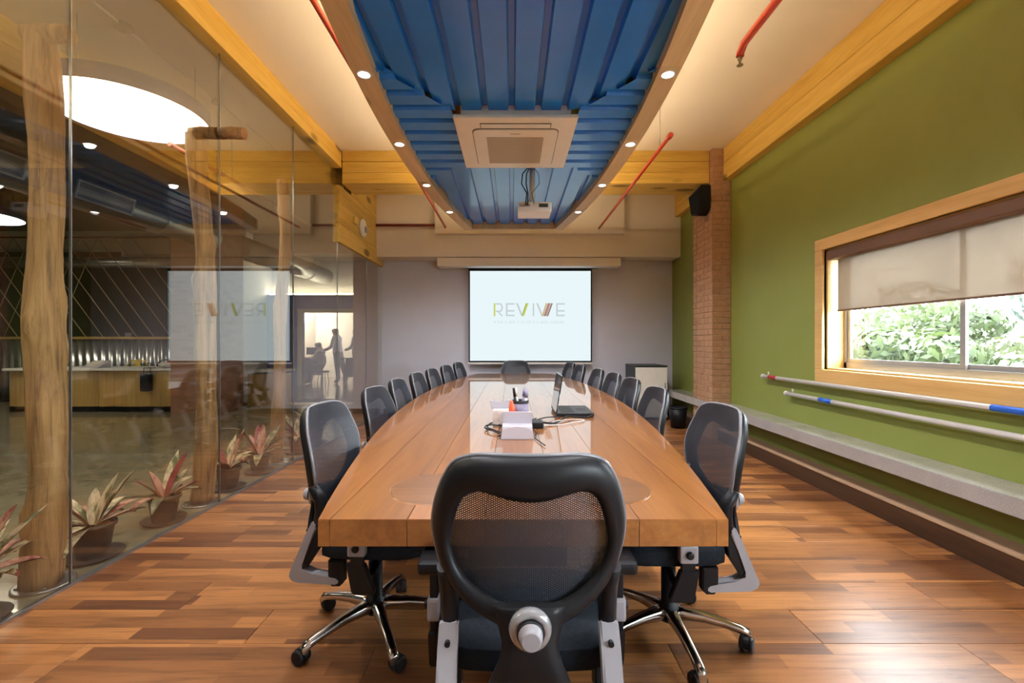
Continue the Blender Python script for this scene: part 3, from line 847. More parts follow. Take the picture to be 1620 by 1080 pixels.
# ------------------------------------------------------------------ corner loudspeaker and fascia device
t = thing('wall_speaker', 'black wedge loudspeaker high on the brick pillar', 'speaker', (2.5, 6.0, 3.0))
b = B(); prism(b, [(5.84, 3.27), (6.25, 3.24), (6.16, 2.96), (5.95, 2.90), (5.84, 2.96)], 2.42, 2.55, 'x', 0.01)
bmesh.ops.transform(b, matrix=Matrix.Shear('XY', 4, (0, 0)), verts=b.verts); obj('cabinet', b, BLACK_PLASTIC, t)
b = B(); prism(b, [(5.86, 3.24), (6.22, 3.215), (6.14, 2.98), (5.95, 2.93), (5.86, 2.985)], 2.412, 2.42, 'x', 0.002); obj('grille', b, BLACK_FABRIC, t)
b = B(); tube(b, [(2.54, 6.03, 3.08), (2.562, 6.03, 3.08)], 0.03, 10); obj('wall_bracket', b, BLACK_PLASTIC, t)
t = thing('wall_device', 'round white wall unit with grey centre on the pine fascia', 'wall unit', (-2.245, 6.80, 2.955))
b = B(); lathe(b, [(0.13, -2.243), (0.14, -2.235), (0.135, -2.21), (0.10, -2.20), (0.06, -2.20)], (0, 6.80, 2.955), 28, 'x'); obj('faceplate', b, WHITE_PLASTIC, t)
b = B(); lathe(b, [(0.05, -2.201), (0.045, -2.185), (0.02, -2.18)], (0, 6.84, 2.94), 20, 'x'); obj('centre_cap', b, GREY_PLASTIC, t)
b = B(); rbx(b, -2.244, -2.215, 6.42, 6.54, 2.93, 3.03, 0.005); o = obj('switch_box', b, PINE); tag(o, 'small timber-coloured box on the fascia next to the round white unit', 'box')

# ------------------------------------------------------------------ conference table
TXC, TY0, TY1, TYC, TZ, TTH = 0.032, 1.305, 7.26, 4.28, 0.75, 0.078
def thw(y): return 0.90 - 0.0352 * (y - TYC) ** 2
tab = thing('conference_table', 'long boat-shaped lacquered wooden conference table', 'table', (TXC, TYC, 0))
joints = [-0.95, -0.555, -0.333, -0.111, 0.111, 0.333, 0.555, 0.95]
for a, c in zip(joints[:-1], joints[1:]):
    g = 0.0009
    L, R = [], []
    n = 48
    m = min(abs(a), abs(c)) if a * c > 0 else 0
    span = math.sqrt((0.90 - m - 0.004) / 0.0352) if m > 0.5 else 9
    y0, y1 = max(TY0, TYC - span), min(TY1, TYC + span)
    for k in range(n + 1):
        yy = y0 + (y1 - y0) * k / n
        l, r = max(a + g, -thw(yy)), min(c - g, thw(yy))
        L.append((TXC + l, yy)); R.append((TXC + r, yy))
    b = B(); prism(b, R + L[::-1], TZ - TTH, TZ, 'z', 0.0014); obj('board', b, TABLE_WOOD, tab)
for s in (-0.285, 0.275):
    b = B(); lathe(b, [(0.165, TZ - 0.01), (0.165, TZ + 0.0012), (0.163, TZ + 0.0016)], (TXC + s, 1.585, 0), 48); io = obj('round_inlay', b, INLAY_WOOD, tab)
    b = B(); lathe(b, [(0.166, TZ - 0.002), (0.166, TZ + 0.0010), (0.171, TZ + 0.0008), (0.171, TZ - 0.002)], (TXC + s, 1.585, 0), 48, cap=False); obj('inlay_ring', b, TABLE_WOOD, io)
for yy in (2.6, 4.28, 5.95):
    b = B(); rbx(b, TXC - 0.28, TXC + 0.28, yy - 0.05, yy + 0.05, 0.0, TZ - TTH - 0.04, 0.006); obj('pedestal', b, DARKWOOD, tab)
b = B(); bx(b, TXC - 0.05, TXC + 0.05, 2.0, 6.5, TZ - TTH - 0.05, TZ - TTH); bx(b, TXC - 0.4, TXC + 0.4, 2.55, 2.65, TZ - TTH - 0.04, TZ - TTH); bx(b, TXC - 0.4, TXC + 0.4, 5.9, 6.0, TZ - TTH - 0.04, TZ - TTH)
obj('support_rail', b, DARKWOOD, tab)

# ------------------------------------------------------------------ office chair (front = +y)
def cr(pts, n):
    """Catmull-Rom resample to n points"""
    P = [Vector((*p, 0)) if len(p) == 2 else Vector(p) for p in pts]
    out = []
    m = len(P) - 1
    for i in range(n):
        u = i / (n - 1) * m; k = min(int(u), m - 1); f = u - k
        p0, p1, p2, p3 = P[max(k - 1, 0)], P[k], P[k + 1], P[min(k + 2, m)]
        out.append(0.5 * ((2 * p1) + (p2 - p0) * f + (2 * p0 - 5 * p1 + 4 * p2 - p3) * f * f + (3 * p1 - p0 - 3 * p2 + p3) * f ** 3))
    return [(p.x, p.y) for p in out]
OUT = cr([(0, 0.983), (0.07, 0.983), (0.13, 0.980), (0.178, 0.962), (0.206, 0.922), (0.225, 0.875), (0.237, 0.83), (0.241, 0.79), (0.237, 0.75), (0.222, 0.695), (0.196, 0.648), (0.155, 0.606), (0.10, 0.578), (0.05, 0.560), (0, 0.555)], 40)
INN = cr([(0, 0.878), (0.04, 0.882), (0.085, 0.893), (0.122, 0.899), (0.152, 0.885), (0.168, 0.86), (0.180, 0.825), (0.190, 0.785), (0.193, 0.75), (0.178, 0.700), (0.148, 0.662), (0.110, 0.636), (0.07, 0.620), (0.035, 0.613), (0, 0.611)], 40)
def ydep(x, z): return -(0.143 + 0.16 * min(0.28, max(0, z - 0.62))) - 0.080 * (1 - (x / 0.245) ** 2)
def loop(h): return [(x, z) for x, z in h] + [(-x, z) for x, z in h[-2:0:-1]]
LO, LI = loop(OUT), loop(INN)

def make_chair():
    t = thing('office_chair', 'x', 'chair')
    # star base
    for k in range(5):
        a = 2 * PI * k / 5 + 0.30
        d = Vector((math.cos(a), math.sin(a), 0)); s = Vector((-d.y, d.x, 0))
        b = B(); secs = []
        for u, zt_, th, w in ((0.0, 0.135, 0.055, 0.030), (0.06, 0.132, 0.048, 0.026), (0.14, 0.122, 0.036, 0.021), (0.22, 0.106, 0.030, 0.018), (0.285, 0.090, 0.030, 0.018), (0.312, 0.078, 0.034, 0.019), (0.322, 0.066, 0.030, 0.016)):
            c = d * u
            ring = []
            for q, (sw, tz) in enumerate(((-1, 0.75), (-0.6, 1), (0.6, 1), (1, 0.75), (0.85, 0.1), (0.5, 0), (-0.5, 0), (-0.85, 0.1))):
                ring.append(b.verts.new((c.x + s.x * w * sw, c.y + s.y * w * sw, zt_ - th + th * tz)))
            secs.append(ring)
        for r0, r1 in zip(secs[:-1], secs[1:]):
            for q in range(8): b.faces.new((r0[q], r0[(q + 1) % 8], r1[(q + 1) % 8], r1[q])).smooth = True
        b.faces.new(secs[0]); b.faces.new(secs[-1])
        obj('base_arm', b, CHROME, t)
        e = d * 0.308
        ca = a + 1.9 + 0.8 * k
        cd = Vector((math.cos(ca), math.sin(ca), 0)); cs = Vector((-cd.y, cd.x, 0))
        c = e + cd * 0.018 + Vector((0, 0, 0.03))
        M = Matrix(((cs.x, cd.x, 0, c.x), (cs.y, cd.y, 0, c.y), (0, 0, 1, c.z), (0, 0, 0, 1)))
        b = B(); b2 = B()
        hood = [(0.031 * math.cos(q * PI / 8 - 0.25), 0.031 * math.sin(q * PI / 8 - 0.25)) for q in range(11)]
        prism(b2, hood, -0.010, 0.010, 'x'); tube(b2, [(0, -0.018, 0.02), (0, -0.018, 0.052)], 0.007, 8); add(b, b2, 0, M)
        cas = obj('caster', b, BLACK_PLASTIC, t)
        for sgn in (-1, 1):
            b = B(); b2 = B(); lathe(b2, [(0.020, sgn * 0.026), (0.026, sgn * 0.0255), (0.029, sgn * 0.022), (0.029, sgn * 0.011)], (0, 0, 0), 16, 'x'); add(b, b2, 0, M)
            w = obj('wheel', b, [BLACK_PLASTIC, GREY_PLASTIC], cas)
            for p in w.data.polygons:
                if len(p.vertices) > 4 and abs(p.normal.z) < 0.5 and p.area > 0.0009: p.material_index = 0
    b = B(); lathe(b, [(0.040, 0.075), (0.045, 0.09), (0.042, 0.138), (0.030, 0.142), (0.030, 0.30), (0.020, 0.302), (0.020, 0.375)], seg=20); obj('gas_column', b, BLACK_PLASTIC, t)
    up = []
    b = B(); rbx(b, -0.085, 0.085, -0.10, 0.14, 0.335, 0.40, 0.012); rbx(b, -0.03, 0.03, -0.16, -0.06, 0.33, 0.37, 0.008)
    tube(b, [(0.08, 0.06, 0.365), (0.16, 0.07, 0.36), (0.22, 0.07, 0.35)], 0.006, 8); up.append(obj('tilt_mechanism', b, BLACK_PLASTIC, t))
    # seat cushion
    b = B(); b2 = B(); bx(b2, -0.245, 0.245, -0.17, 0.28, 0.395, 0.495)
    bmesh.ops.subdivide_edges(b2, edges=b2.edges[:], cuts=5, use_grid_fill=True)
    for v in b2.verts:
        x, y, z = v.co.x / 0.245, (v.co.y - 0.055) / 0.225, (v.co.z - 0.445) / 0.05
        rr_ = (abs(x) ** 5 + abs(y) ** 5) ** (1 / 5)
        k = 1 if rr_ < 1 else 1 / rr_
        v.co.x *= k; v.co.y = 0.055 + (v.co.y - 0.055) * k
        edge = max(abs(x), abs(y))
        v.co.z = 0.445 + z * 0.05 * (1 - 0.45 * max(0, edge - 0.6) / 0.4 * abs(z))
        if y > 0.4 and z > 0: v.co.z -= 0.03 * (y - 0.4)
        if abs(z) < 0.6: v.co.x *= 1.015
    add(b, b2, 0); up.append(obj('seat', b, BLACK_FABRIC, t, smooth=True))
    # back frame ring
    b = B(); n = len(LO); rings = []
    for i in range(n):
        (xo, zo), (xi, zi) = LO[i], LI[i]
        mx, mz = (xo + xi) / 2, (zo + zi) / 2
        r = []
        for (x, z, dy) in ((xo, zo, 0.0), (xo + (mx - xo) * 0.12, zo + (mz - zo) * 0.12, -0.012), (mx + (xo - mx) * 0.45, mz + (zo - mz) * 0.45, -0.024), (mx + (xi - mx) * 0.45, mz + (zi - mz) * 0.45, -0.022), (xi, zi, -0.008), (xi, zi, 0.006), (mx, mz, 0.010), (xo + (mx - xo) * 0.1, zo + (mz - zo) * 0.1, 0.010)):
            r.append(b.verts.new((x, ydep(x, z) + dy, z)))
        rings.append(r)
    for i in range(n):
        r0, r1 = rings[i], rings[(i + 1) % n]
        for q in range(8): b.faces.new((r0[q], r0[(q + 1) % 8], r1[(q + 1) % 8], r1[q])).smooth = True
    up.append(obj('back_frame', b, BLACK_PLASTIC, t))
    # net fabric over the front
    b = B(); rows = 30; cols = 18; zs = [0.560 + (0.979 - 0.560) * i / rows for i in range(rows + 1)]
    def hw_at(z):
        w = 0
        for (x0, z0), (x1, z1) in zip(OUT[:-1], OUT[1:]):
            if (z0 - z) * (z1 - z) <= 0 and abs(z0 - z1) > 1e-6: w = max(w, x0 + (x1 - x0) * (z - z0) / (z1 - z0))
        return max(0.02, w - 0.004)
    grid = []
    for z in zs:
        w = hw_at(z); grid.append([b.verts.new((w * (2 * j / cols - 1), ydep(w * (2 * j / cols - 1), z) + 0.0125 + 0.010 * (1 - (2 * j / cols - 1) ** 2) * math.sin(PI * (z - 0.56) / 0.42), z)) for j in range(cols + 1)])
    for i in range(rows):
        for j in range(cols): b.faces.new((grid[i][j], grid[i][j + 1], grid[i + 1][j + 1], grid[i + 1][j])).smooth = True
    up.append(obj('back_net', b, NET, t))
    # piping edge
    b = B(); tube(b, [(x, ydep(x, z) + 0.006, z) for x, z in LO] + [(LO[0][0], ydep(*LO[0]) + 0.006, LO[0][1])], 0.006, 6, cap=False); up.append(obj('edge_trim', b, TRIM_GREY, t))
    # lower spine plate with tension knob
    b = B(); sp = cr([(0.085, 0.625), (0.075, 0.585), (0.065, 0.545), (0.075, 0.50), (0.095, 0.45), (0.10, 0.40)], 12); rows_ = []
    for x, z in sp:
        yb = -0.240 - 0.02 * math.sin(PI * (0.62 - z) / 0.24)
        if z < 0.45: yb += (0.45 - z) * 1.2
        rows_.append([b.verts.new((xx * x, yb - (0.014 if abs(xx) < 0.9 else 0.004), z)) for xx in (-1, -0.6, 0, 0.6, 1)] + [b.verts.new((xx * x, yb + 0.012, z)) for xx in (1, 0, -1)])
    for r0, r1 in zip(rows_[:-1], rows_[1:]):
        for q in range(8): b.faces.new((r0[q], r0[(q + 1) % 8], r1[(q + 1) % 8], r1[q])).smooth = True
    b.faces.new(rows_[0]); b.faces.new(rows_[-1]); up.append(obj('back_spine', b, BLACK_PLASTIC, t))
    b = B(); lathe(b, [(0.048, -0.258), (0.050, -0.268), (0.046, -0.279), (0.033, -0.283), (0.031, -0.281)], (0, 0, 0.586), 28, 'y'); kn = obj('tension_knob', b, KNOB_RING, t); up.append(kn)
    b = B(); lathe(b, [(0.0285, -0.279), (0.0285, -0.291), (0.024, -0.312), (0.020, -0.316)], (0, 0, 0.586), 24, 'y', cap=True); obj('knob_cap', b, GREY_PLASTIC, kn)
    b = B(); lathe(b, [(0.031, -0.280), (0.031, -0.289), (0.028, -0.293)], (0, 0, 0.586), 24, 'y', cap=True); obj('knob_collar', b, BLACK_PLASTIC, kn)
    for s in (-1, 1):
        b = B(); tube(b, [(s * 0.212, ydep(0.212, 0.69) - 0.008, 0.69), (s * 0.206, -0.152, 0.64), (s * 0.201, -0.150, 0.59), (s * 0.199, -0.162, 0.530)], [0.018, 0.024, 0.025, 0.022], 10, sx=1.0); up.append(obj('back_upright', b, BLACK_PLASTIC, t))
        prof = [(-0.158, 0.548), (-0.182, 0.548), (-0.205, 0.50), (-0.268, 0.355), (-0.272, 0.335), (-0.262, 0.318), (-0.235, 0.312), (-0.085, 0.303), (-0.070, 0.310), (-0.068, 0.325), (-0.082, 0.336), (-0.185, 0.345), (-0.222, 0.362), (-0.222, 0.385), (-0.160, 0.53)]
        b = B(); x0, x1 = sorted((s * 0.176, s * 0.224)); prism(b, prof, x0, x1, 'x', 0.005); br = obj('side_bracket', b, GREY_PLASTIC, t); up.append(br)
        b = B(); lathe(b, [(0.007, -0.2085), (0.007, -0.19)], (s * 0.20, 0, 0.510), 12, 'y'); obj('bolt', b, BLACK_PLASTIC, br)
        b = B(); prism(b, [(-0.160, 0.525), (-0.218, 0.387), (-0.205, 0.365), (-0.155, 0.44), (-0.145, 0.52)], s * 0.20 - 0.018, s * 0.20 + 0.018, 'x', 0.003); obj('bracket_insert', b, BLACK_PLASTIC, br)
        b = B(); prism(b, [(-0.115, 0.40), (-0.055, 0.40), (-0.055, 0.312), (-0.07, 0.298), (-0.10, 0.298), (-0.115, 0.312)], s * 0.20 - 0.022, s * 0.20 + 0.022, 'x', 0.004); obj('pivot_block', b, BLACK_PLASTIC, br)
        # armrest
        b = B(); xa = s * 0.268
        prism(b, [(-0.02, 0.415), (0.05, 0.415), (0.09, 0.315), (0.085, 0.300), (0.01, 0.300), (0.0, 0.31)], xa - 0.014, xa + 0.014, 'x', 0.004)
        tube(b, [(s * 0.08, 0.045, 0.355), (s * 0.20, 0.045, 0.335), (xa, 0.045, 0.335)], 0.014, 8)
        rbx(b, xa - 0.012, xa + 0.012, -0.005, 0.045, 0.40, 0.615, 0.005)
        ar = obj('armrest', b, BLACK_PLASTIC, t); up.append(ar)
        b = B(); rbx(b, xa - 0.018, xa + 0.018, -0.014, 0.054, 0.445, 0.510, 0.008); obj('silver_sleeve', b, GREY_PLASTIC, ar)
        b = B(); lathe(b, [(0.014, xa + s * 0.018), (0.014, xa + s * 0.026), (0.009, xa + s * 0.030)], (0, 0.02, 0.478), 14, 'x'); obj('arm_knob', b, BLACK_PLASTIC, ar)
        b = B(); rbx(b, xa - 0.034, xa + 0.034, -0.08, 0.16, 0.610, 0.648, 0.014, 3); obj('arm_pad', b, BLACK_PLASTIC, ar)
    return t, [u.name for u in up]
chair0, upn = make_chair()
up_base = set(n.split('.')[0] for n in upn)
first = [True]
def put_chair(x, y, rz, label, dz=0.0, spin=0.0):
    if first[0]: c = chair0; first[0] = False
    else: c = copy_tree(chair0)
    c.location = (x, y, 0); c.rotation_euler = (0, 0, rz); c['label'] = label; c['group'] = 'mesh chairs around the conference table'
    for ch in c.children:
        if ch.name.split('.')[0] in up_base: ch.location.z = dz
        elif spin: ch.rotation_euler = (0, 0, spin)
    return c
# the first call keeps the prototype, so copy from a clean template: place copies first
spots = []
R = math.radians
OFF = 0.20     # back offset
L = [(-0.80, 2.01, 2, 0.0), (-0.905, 3.13, 5, -0.04), (-0.93, 3.80, 1, -0.04), (-0.925, 4.56, 3, -0.04), (-0.90, 5.26, 5, -0.04), (-0.843, 6.0, 8, -0.04), (-0.783, 6.84, 10, -0.04)]
Rr = [(0.87, 1.95, 0, 0.0), (0.937, 3.11, 1, -0.04), (0.965, 3.9, 2, -0.04), (0.956, 4.56, 3, -0.04), (0.905, 5.22, 4, -0.04), (0.887, 6.1, 7, -0.04), (0.85, 6.85, 9, -0.04)]
nth = ['nearest', 'second', 'third', 'fourth', 'fifth', 'sixth', 'farthest']
for i, (x, y, a, dz) in enumerate(L):
    rz = -PI / 2 - R(a)                       # faces +x, turned a little towards the camera
    f = Vector((-math.sin(rz), math.cos(rz)))
    lab = ('nearest' if i == 0 else 'farthest' if i == 6 else nth[i] + ' nearest') + ' black mesh office chair along the glass side of the table'
    spots.append((x + f.x * OFF, y + f.y * OFF, rz, lab, dz))
for i, (x, y, a, dz) in enumerate(Rr):
    rz = PI / 2 + R(a)
    f = Vector((-math.sin(rz), math.cos(rz)))
    lab = ('nearest' if i == 0 else 'farthest' if i == 6 else nth[i] + ' nearest') + ' black mesh office chair along the window side of the table'
    spots.append((x + f.x * OFF, y + f.y * OFF, rz, lab, dz))
spots.append((0.042, 1.315, 0, 'large black mesh office chair at the near head of the table, back to the camera', 0.012))
spots.append((0.06, 7.27, PI, 'black mesh office chair at the far head of the table below the screen', -0.04))
spins = {0: R(-90) , 7: R(40)}
first[0] = False
def clear_of_table(x, y, rz):
    sgn = 1 if x > TXC else -1
    for _ in range(60):
        ok = True
        for lx_ in (-0.235, -0.12, 0, 0.12, 0.235):
            ly_ = ydep(lx_, 0.72) + 0.018
            wx = x + lx_ * math.cos(rz) - ly_ * math.sin(rz); wy = y + lx_ * math.sin(rz) + ly_ * math.cos(rz)
            if sgn * (wx - TXC) < thw(wy) + 0.002: ok = False
        if ok: break
        x += sgn * 0.004
    return x
for i, (x, y, rz, lab, dz) in enumerate(spots):
    if i < 14: x = clear_of_table(x, y, rz)
    put_chair(x, y, rz, lab, dz, R(13.8) if i == 0 else R(21.3) if i == 7 else [0.0, 0.7, 0.3, 1.0, 0.5, 0.2, 0.9][i % 7])
# remove the template
def kill(o):
    for ch in list(o.children): kill(ch)
    bpy.data.objects.remove(o)
kill(chair0)

# ------------------------------------------------------------------ things on the table
t = thing('paper_stand', 'white slanted paper stand nearest the middle of the table', 'stand', (0.02, 2.43, TZ))
b = B()
prism(b, [(2.375, TZ + .001), (2.60, TZ + .001), (2.60, TZ + .02), (2.50, TZ + .02), (2.47, TZ + .13), (2.455, TZ + .13), (2.46, TZ + .07), (2.40, TZ + .06)], -0.052, 0.108, 'x', 0.002); obj('stand_body', b, PAPER, t)
pts = [(-0.058, 0.0), (0.114, 0.0), (0.11, 0.035)] + [(0.028 + 0.082 * math.cos(a), 0.035 + 0.034 * math.sin(a)) for a in [PI * k / 10 for k in range(11)]] + [(-0.054, 0.035)]
b = B(); prism(b, [(x, TZ + 0.001 + z * 0.95) for x, z in pts], 2.368, 2.374, 'y', 0.001); obj('front_flap', b, PAPER, t)
t = thing('card_box', 'small open wooden card box behind the white paper stand', 'box', (0.03, 2.68, TZ))
b = B()
for d in ((-0.02, 0.075, 2.63, 2.636), (-0.02, 0.075, 2.734, 2.74), (-0.02, -0.014, 2.636, 2.734), (0.069, 0.075, 2.636, 2.734)): bx(b, d[0], d[1], d[2], d[3], TZ + .001, TZ + .085)
bx(b, -0.02, 0.075, 2.63, 2.74, TZ + .001, TZ + .006); obj('box_walls', b, COUNTER_WOOD, t)
for i in range(5):
    b = B(); bx(b, -0.01 + i * .004, 0.06 + i * .001, 2.645 + i * .018, 2.649 + i * .018, TZ + .007, TZ + .075 + .008 * (i % 3)); obj('card', b, PAPER if i % 2 else BLIND_BROWN, t)
t = thing('tissue_box', 'pale tissue box left of the pen holder', 'box', (-0.06, 2.80, TZ))
b = B(); rbx(b, -0.115, -0.02, 2.72, 2.90, TZ + .001, TZ + .10, 0.004); obj('carton', b, PINKISH, t)
b = B(); prism(b, [(-0.125, TZ + .10), (-0.02, TZ + .10), (-0.012, TZ + .155), (-0.07, TZ + .135), (-0.135, TZ + .15)], 2.79, 2.81, 'y', 0.002); obj('tissue', b, PAPER, t)
t = thing('pen_holder', 'dark pen cup with two tiers of pens on the table', 'pen holder', (0.055, 3.0, TZ))
b = B(); lathe(b, [(0.050, TZ + .001), (0.052, TZ + .11), (0.049, TZ + .11), (0.047, TZ + .006)], (0.055, 3.0, 0), 24, cap=True); obj('cup', b, PURPLE_PEN, t)
b = B(); lathe(b, [(0.054, TZ + .105), (0.054, TZ + .125), (0.051, TZ + .125), (0.051, TZ + .105)], (0.055, 3.0, 0), 24, cap=False); obj('cup_rim', b, BLACK_PLASTIC, t)
def pen(label, p, q, r, m, capm):
    o = thing('pen', label, 'pen', p, 'pens in the pen cup')
    P, Q = Vector(p), Vector(q)
    b = B(); tube(b, [P, P.lerp(Q, .7)], r, 8); obj('barrel', b, m, o)
    b = B(); tube(b, [P.lerp(Q, .7), Q], r * 1.15, 8); obj('cap', b, capm, o)
pen('thick violet-grey marker standing in the pen cup', (0.07, 3.01, TZ + .02), (0.085, 3.03, TZ + .20), .011, PURPLE_PEN, PURPLE_PEN)
pen('black marker leaning at the left of the pen cup', (0.03, 3.0, TZ + .02), (0.012, 2.99, TZ + .205), .008, BLACK_PLASTIC, BLACK_PLASTIC)
pen('white slim pen leaning across the pen cup', (0.05, 2.97, TZ + .02), (0.025, 2.95, TZ + .21), .005, WHITE_PLASTIC, WHITE_PLASTIC)
pen('pale marker at the right of the pen cup', (0.085, 2.99, TZ + .02), (0.098, 3.0, TZ + .19), .010, WHITE_PLASTIC, PURPLE_PEN)
t = thing('marker_bottle', 'orange-red bottle with a green base beside the pen cup', 'bottle', (-0.005, 2.90, TZ))
b = B(); lathe(b, [(0.024, TZ + .02), (0.025, TZ + .09), (0.012, TZ + .115), (0.010, TZ + .13)], (-0.003, 2.92, 0), 16); obj('bottle_body', b, ORANGE_RED, t)
b = B(); lathe(b, [(0.027, TZ + .001), (0.027, TZ + .02)], (-0.003, 2.92, 0), 16); obj('bottle_base', b, GREEN_PLASTIC, t)
# laptop
lt = thing('laptop', 'open black laptop seen from the side on the table', 'laptop', (0.30, 3.25, TZ))
b = B(); rbx(b, 0.30, 0.555, 3.07, 3.45, TZ + .004, TZ + .026, 0.005); lb = obj('base', b, BLACK_PLASTIC, lt)
b = B()
for i in range(5):
    for j in range(13): bx(b, 0.335 + i * .019, 0.351 + i * .019, 3.10 + j * .0245, 3.121 + j * .0245, TZ + .026, TZ + .0275)
obj('keyboard', b, DARK_GAP, lb)
b = B(); bx(b, 0.46, 0.53, 3.21, 3.31, TZ + .026, TZ + .0264); obj('touchpad', b, DARK_GAP, lb)
Ml = Matrix.Translation((0.302, 0, TZ + .026)) @ Matrix.Rotation(R(9), 4, 'Y')
GLOSSY_LID = plain('glossy_black_lid', (0.02, 0.02, 0.022, 1), 0.06, coat=0.6)
b = B(); b2 = B(); rbx(b2, -0.006, 0.004, 3.07, 3.45, 0, 0.255, 0.003); add(b, b2, 0, Ml); lid = obj('lid', b, GLOSSY_LID, lt)
b = B(); b2 = B(); bx(b2, 0.004, 0.0046, 3.085, 3.435, 0.02, 0.243); add(b, b2, 0, Ml); obj('display', b, DARK_GAP, lid)
b = B()
for yy in (3.12, 3.38): tube(b, [(0.302, yy, TZ + .024), (0.302, yy + .04, TZ + .024)], 0.008, 8)
obj('hinge', b, BLACK_PLASTIC, lb)
b = B(); rbx(b, 0.115, 0.185, 2.66, 2.78, TZ + .001, TZ + .035, 0.006); pa = obj('power_adapter', b, BLACK_PLASTIC); tag(pa, 'black power adapter block between paper stand and laptop', 'adapter')
def cable(label, pts, r=0.004, m=BLACK_PLASTIC):
    b = B(); P = []
    n = 14 * (len(pts) - 1)
    xs = cr([(p[0], p[1]) for p in pts], n); zs = cr([(p[2], 0) for p in pts], n)
    tube(b, [(x, y, z[0]) for (x, y), z in zip(xs, zs)], r, 6)
    o = obj('cable', b, m); tag(o, label, 'cable')
h = TZ + .008
cable('black cable looped left of the white paper stand and running to the laptop', [(0.32, 3.03, h), (0.22, 2.95, h + .01), (0.12, 2.86, h), (-0.02, 2.70, h), (-0.12, 2.75, h + .01), (-0.145, 2.66, h), (-0.12, 2.56, h + .012), (-0.06, 2.50, h), (-0.07, 2.42, h)])
cable('second black cable loop lying left of the white paper stand', [(0.15, 2.80, h + .03), (0.0, 2.66, h + .01), (-0.13, 2.70, h + .008), (-0.155, 2.61, h + .008), (-0.10, 2.52, h + .006), (-0.07, 2.48, h)])
cable('thick black cable bundle in front of the laptop', [(0.16, 2.74, h + .02), (0.26, 2.80, h), (0.36, 2.98, h + .01), (0.44, 3.03, h), (0.50, 3.02, h), (0.545, 3.06, h + .01)], 0.006)
cable('pale pink cable coil in front of the laptop', [(0.19, 2.72, h), (0.28, 2.74, h), (0.36, 2.80, h), (0.43, 2.86, h), (0.46, 2.92, h), (0.38, 2.90, h + .006), (0.28, 2.84, h + .006), (0.22, 2.78, h)], 0.003, PINKISH)
cable('thin black cable trailing towards the near head chair', [(0.12, 2.62, h), (0.135, 2.5, h), (0.12, 2.38, h), (0.16, 2.2, h)], 0.003)

# ------------------------------------------------------------------ poles on the olive wall
def pole(label, z, y_end, bands, r):
    x = 2.745
    t = thing('wall_pole', label, 'pole', (x, y_end, z))
    b = B(); tube(b, [(x, YB + 0.05, z), (x, y_end, z)], r, 14); p = obj('tube', b, PVC, t)
    for (a, c, m) in bands:
        b = B(); tube(b, [(x, a, z), (x, c, z)], r * 1.06, 14); obj('tape_band', b, m, t)
    b = B(); lathe(b, [(r * .6, y_end - .02), (r * 1.35, y_end - .005), (r * 1.35, y_end + .012), (r * .7, y_end + .02)], (x, 0, z), 14, 'y'); obj('end_fitting', b, PVC, t)
    b = B(); tube(b, [(x, y_end - .10, z), (x, y_end - .10, z + .055)], r * .45, 8); obj('hook_pin', b, PVC, t)
    for yy in (-1.5, 0.4, 2.4, y_end - .35):
        b = B(); tube(b, [(x, yy, z), (XW, yy, z)], 0.008, 8); obj('wall_hook', b, STEEL, t)
pole('upper white wall pole with a red band near its tip, under the window', 0.882, 4.97, [(4.72, 4.86, RED_TAPE), (0.6, 2.60, BLUE_TAPE)], 0.019)
pole('lower white wall pole with a short blue band', 0.742, 4.55, [(3.90, 4.06, BLUE_TAPE)], 0.019)

# ------------------------------------------------------------------ corner cabinet and bin
t = thing('corner_cabinet', 'pale boxy cabinet in the far right corner', 'cabinet', (2.2, 7.6, 0))
b = B(); bx(b, 1.975, 2.485, 7.30, 7.92, 0.03, 0.86); obj('carcass', b, DARK_TEAL, t)
b = B(); rbx(b, 1.978, 2.482, 7.275, 7.298, 0.05, 0.845, 0.003); d = obj('door', b, CREAM_PLASTIC, t)
b = B(); rbx(b, 2.44, 2.452, 7.262, 7.276, 0.45, 0.60, 0.002); obj('handle', b, STEEL, d)
b = B(); rbx(b, 1.97, 2.49, 7.27, 7.925, 0.86, 0.875, 0.003); obj('top', b, DARK_TEAL, t)
b = B(); bx(b, 1.99, 2.47, 7.31, 7.90, 0, 0.03); obj('plinth', b, BLACK_PLASTIC, t)
t = thing('waste_bin', 'small black bin beside the ledge next to the brick pillar', 'bin', (2.43, 6.66, 0))
b = B(); lathe(b, [(0.10, 0.001), (0.13, 0.30), (0.125, 0.30), (0.097, 0.01)], (2.43, 6.66, 0), 24); obj('bucket', b, BLACK_PLASTIC, t)
b = B(); lathe(b, [(0.133, 0.285), (0.136, 0.305), (0.125, 0.307)], (2.43, 6.66, 0), 24, cap=False); obj('rim', b, BLACK_PLASTIC, t)

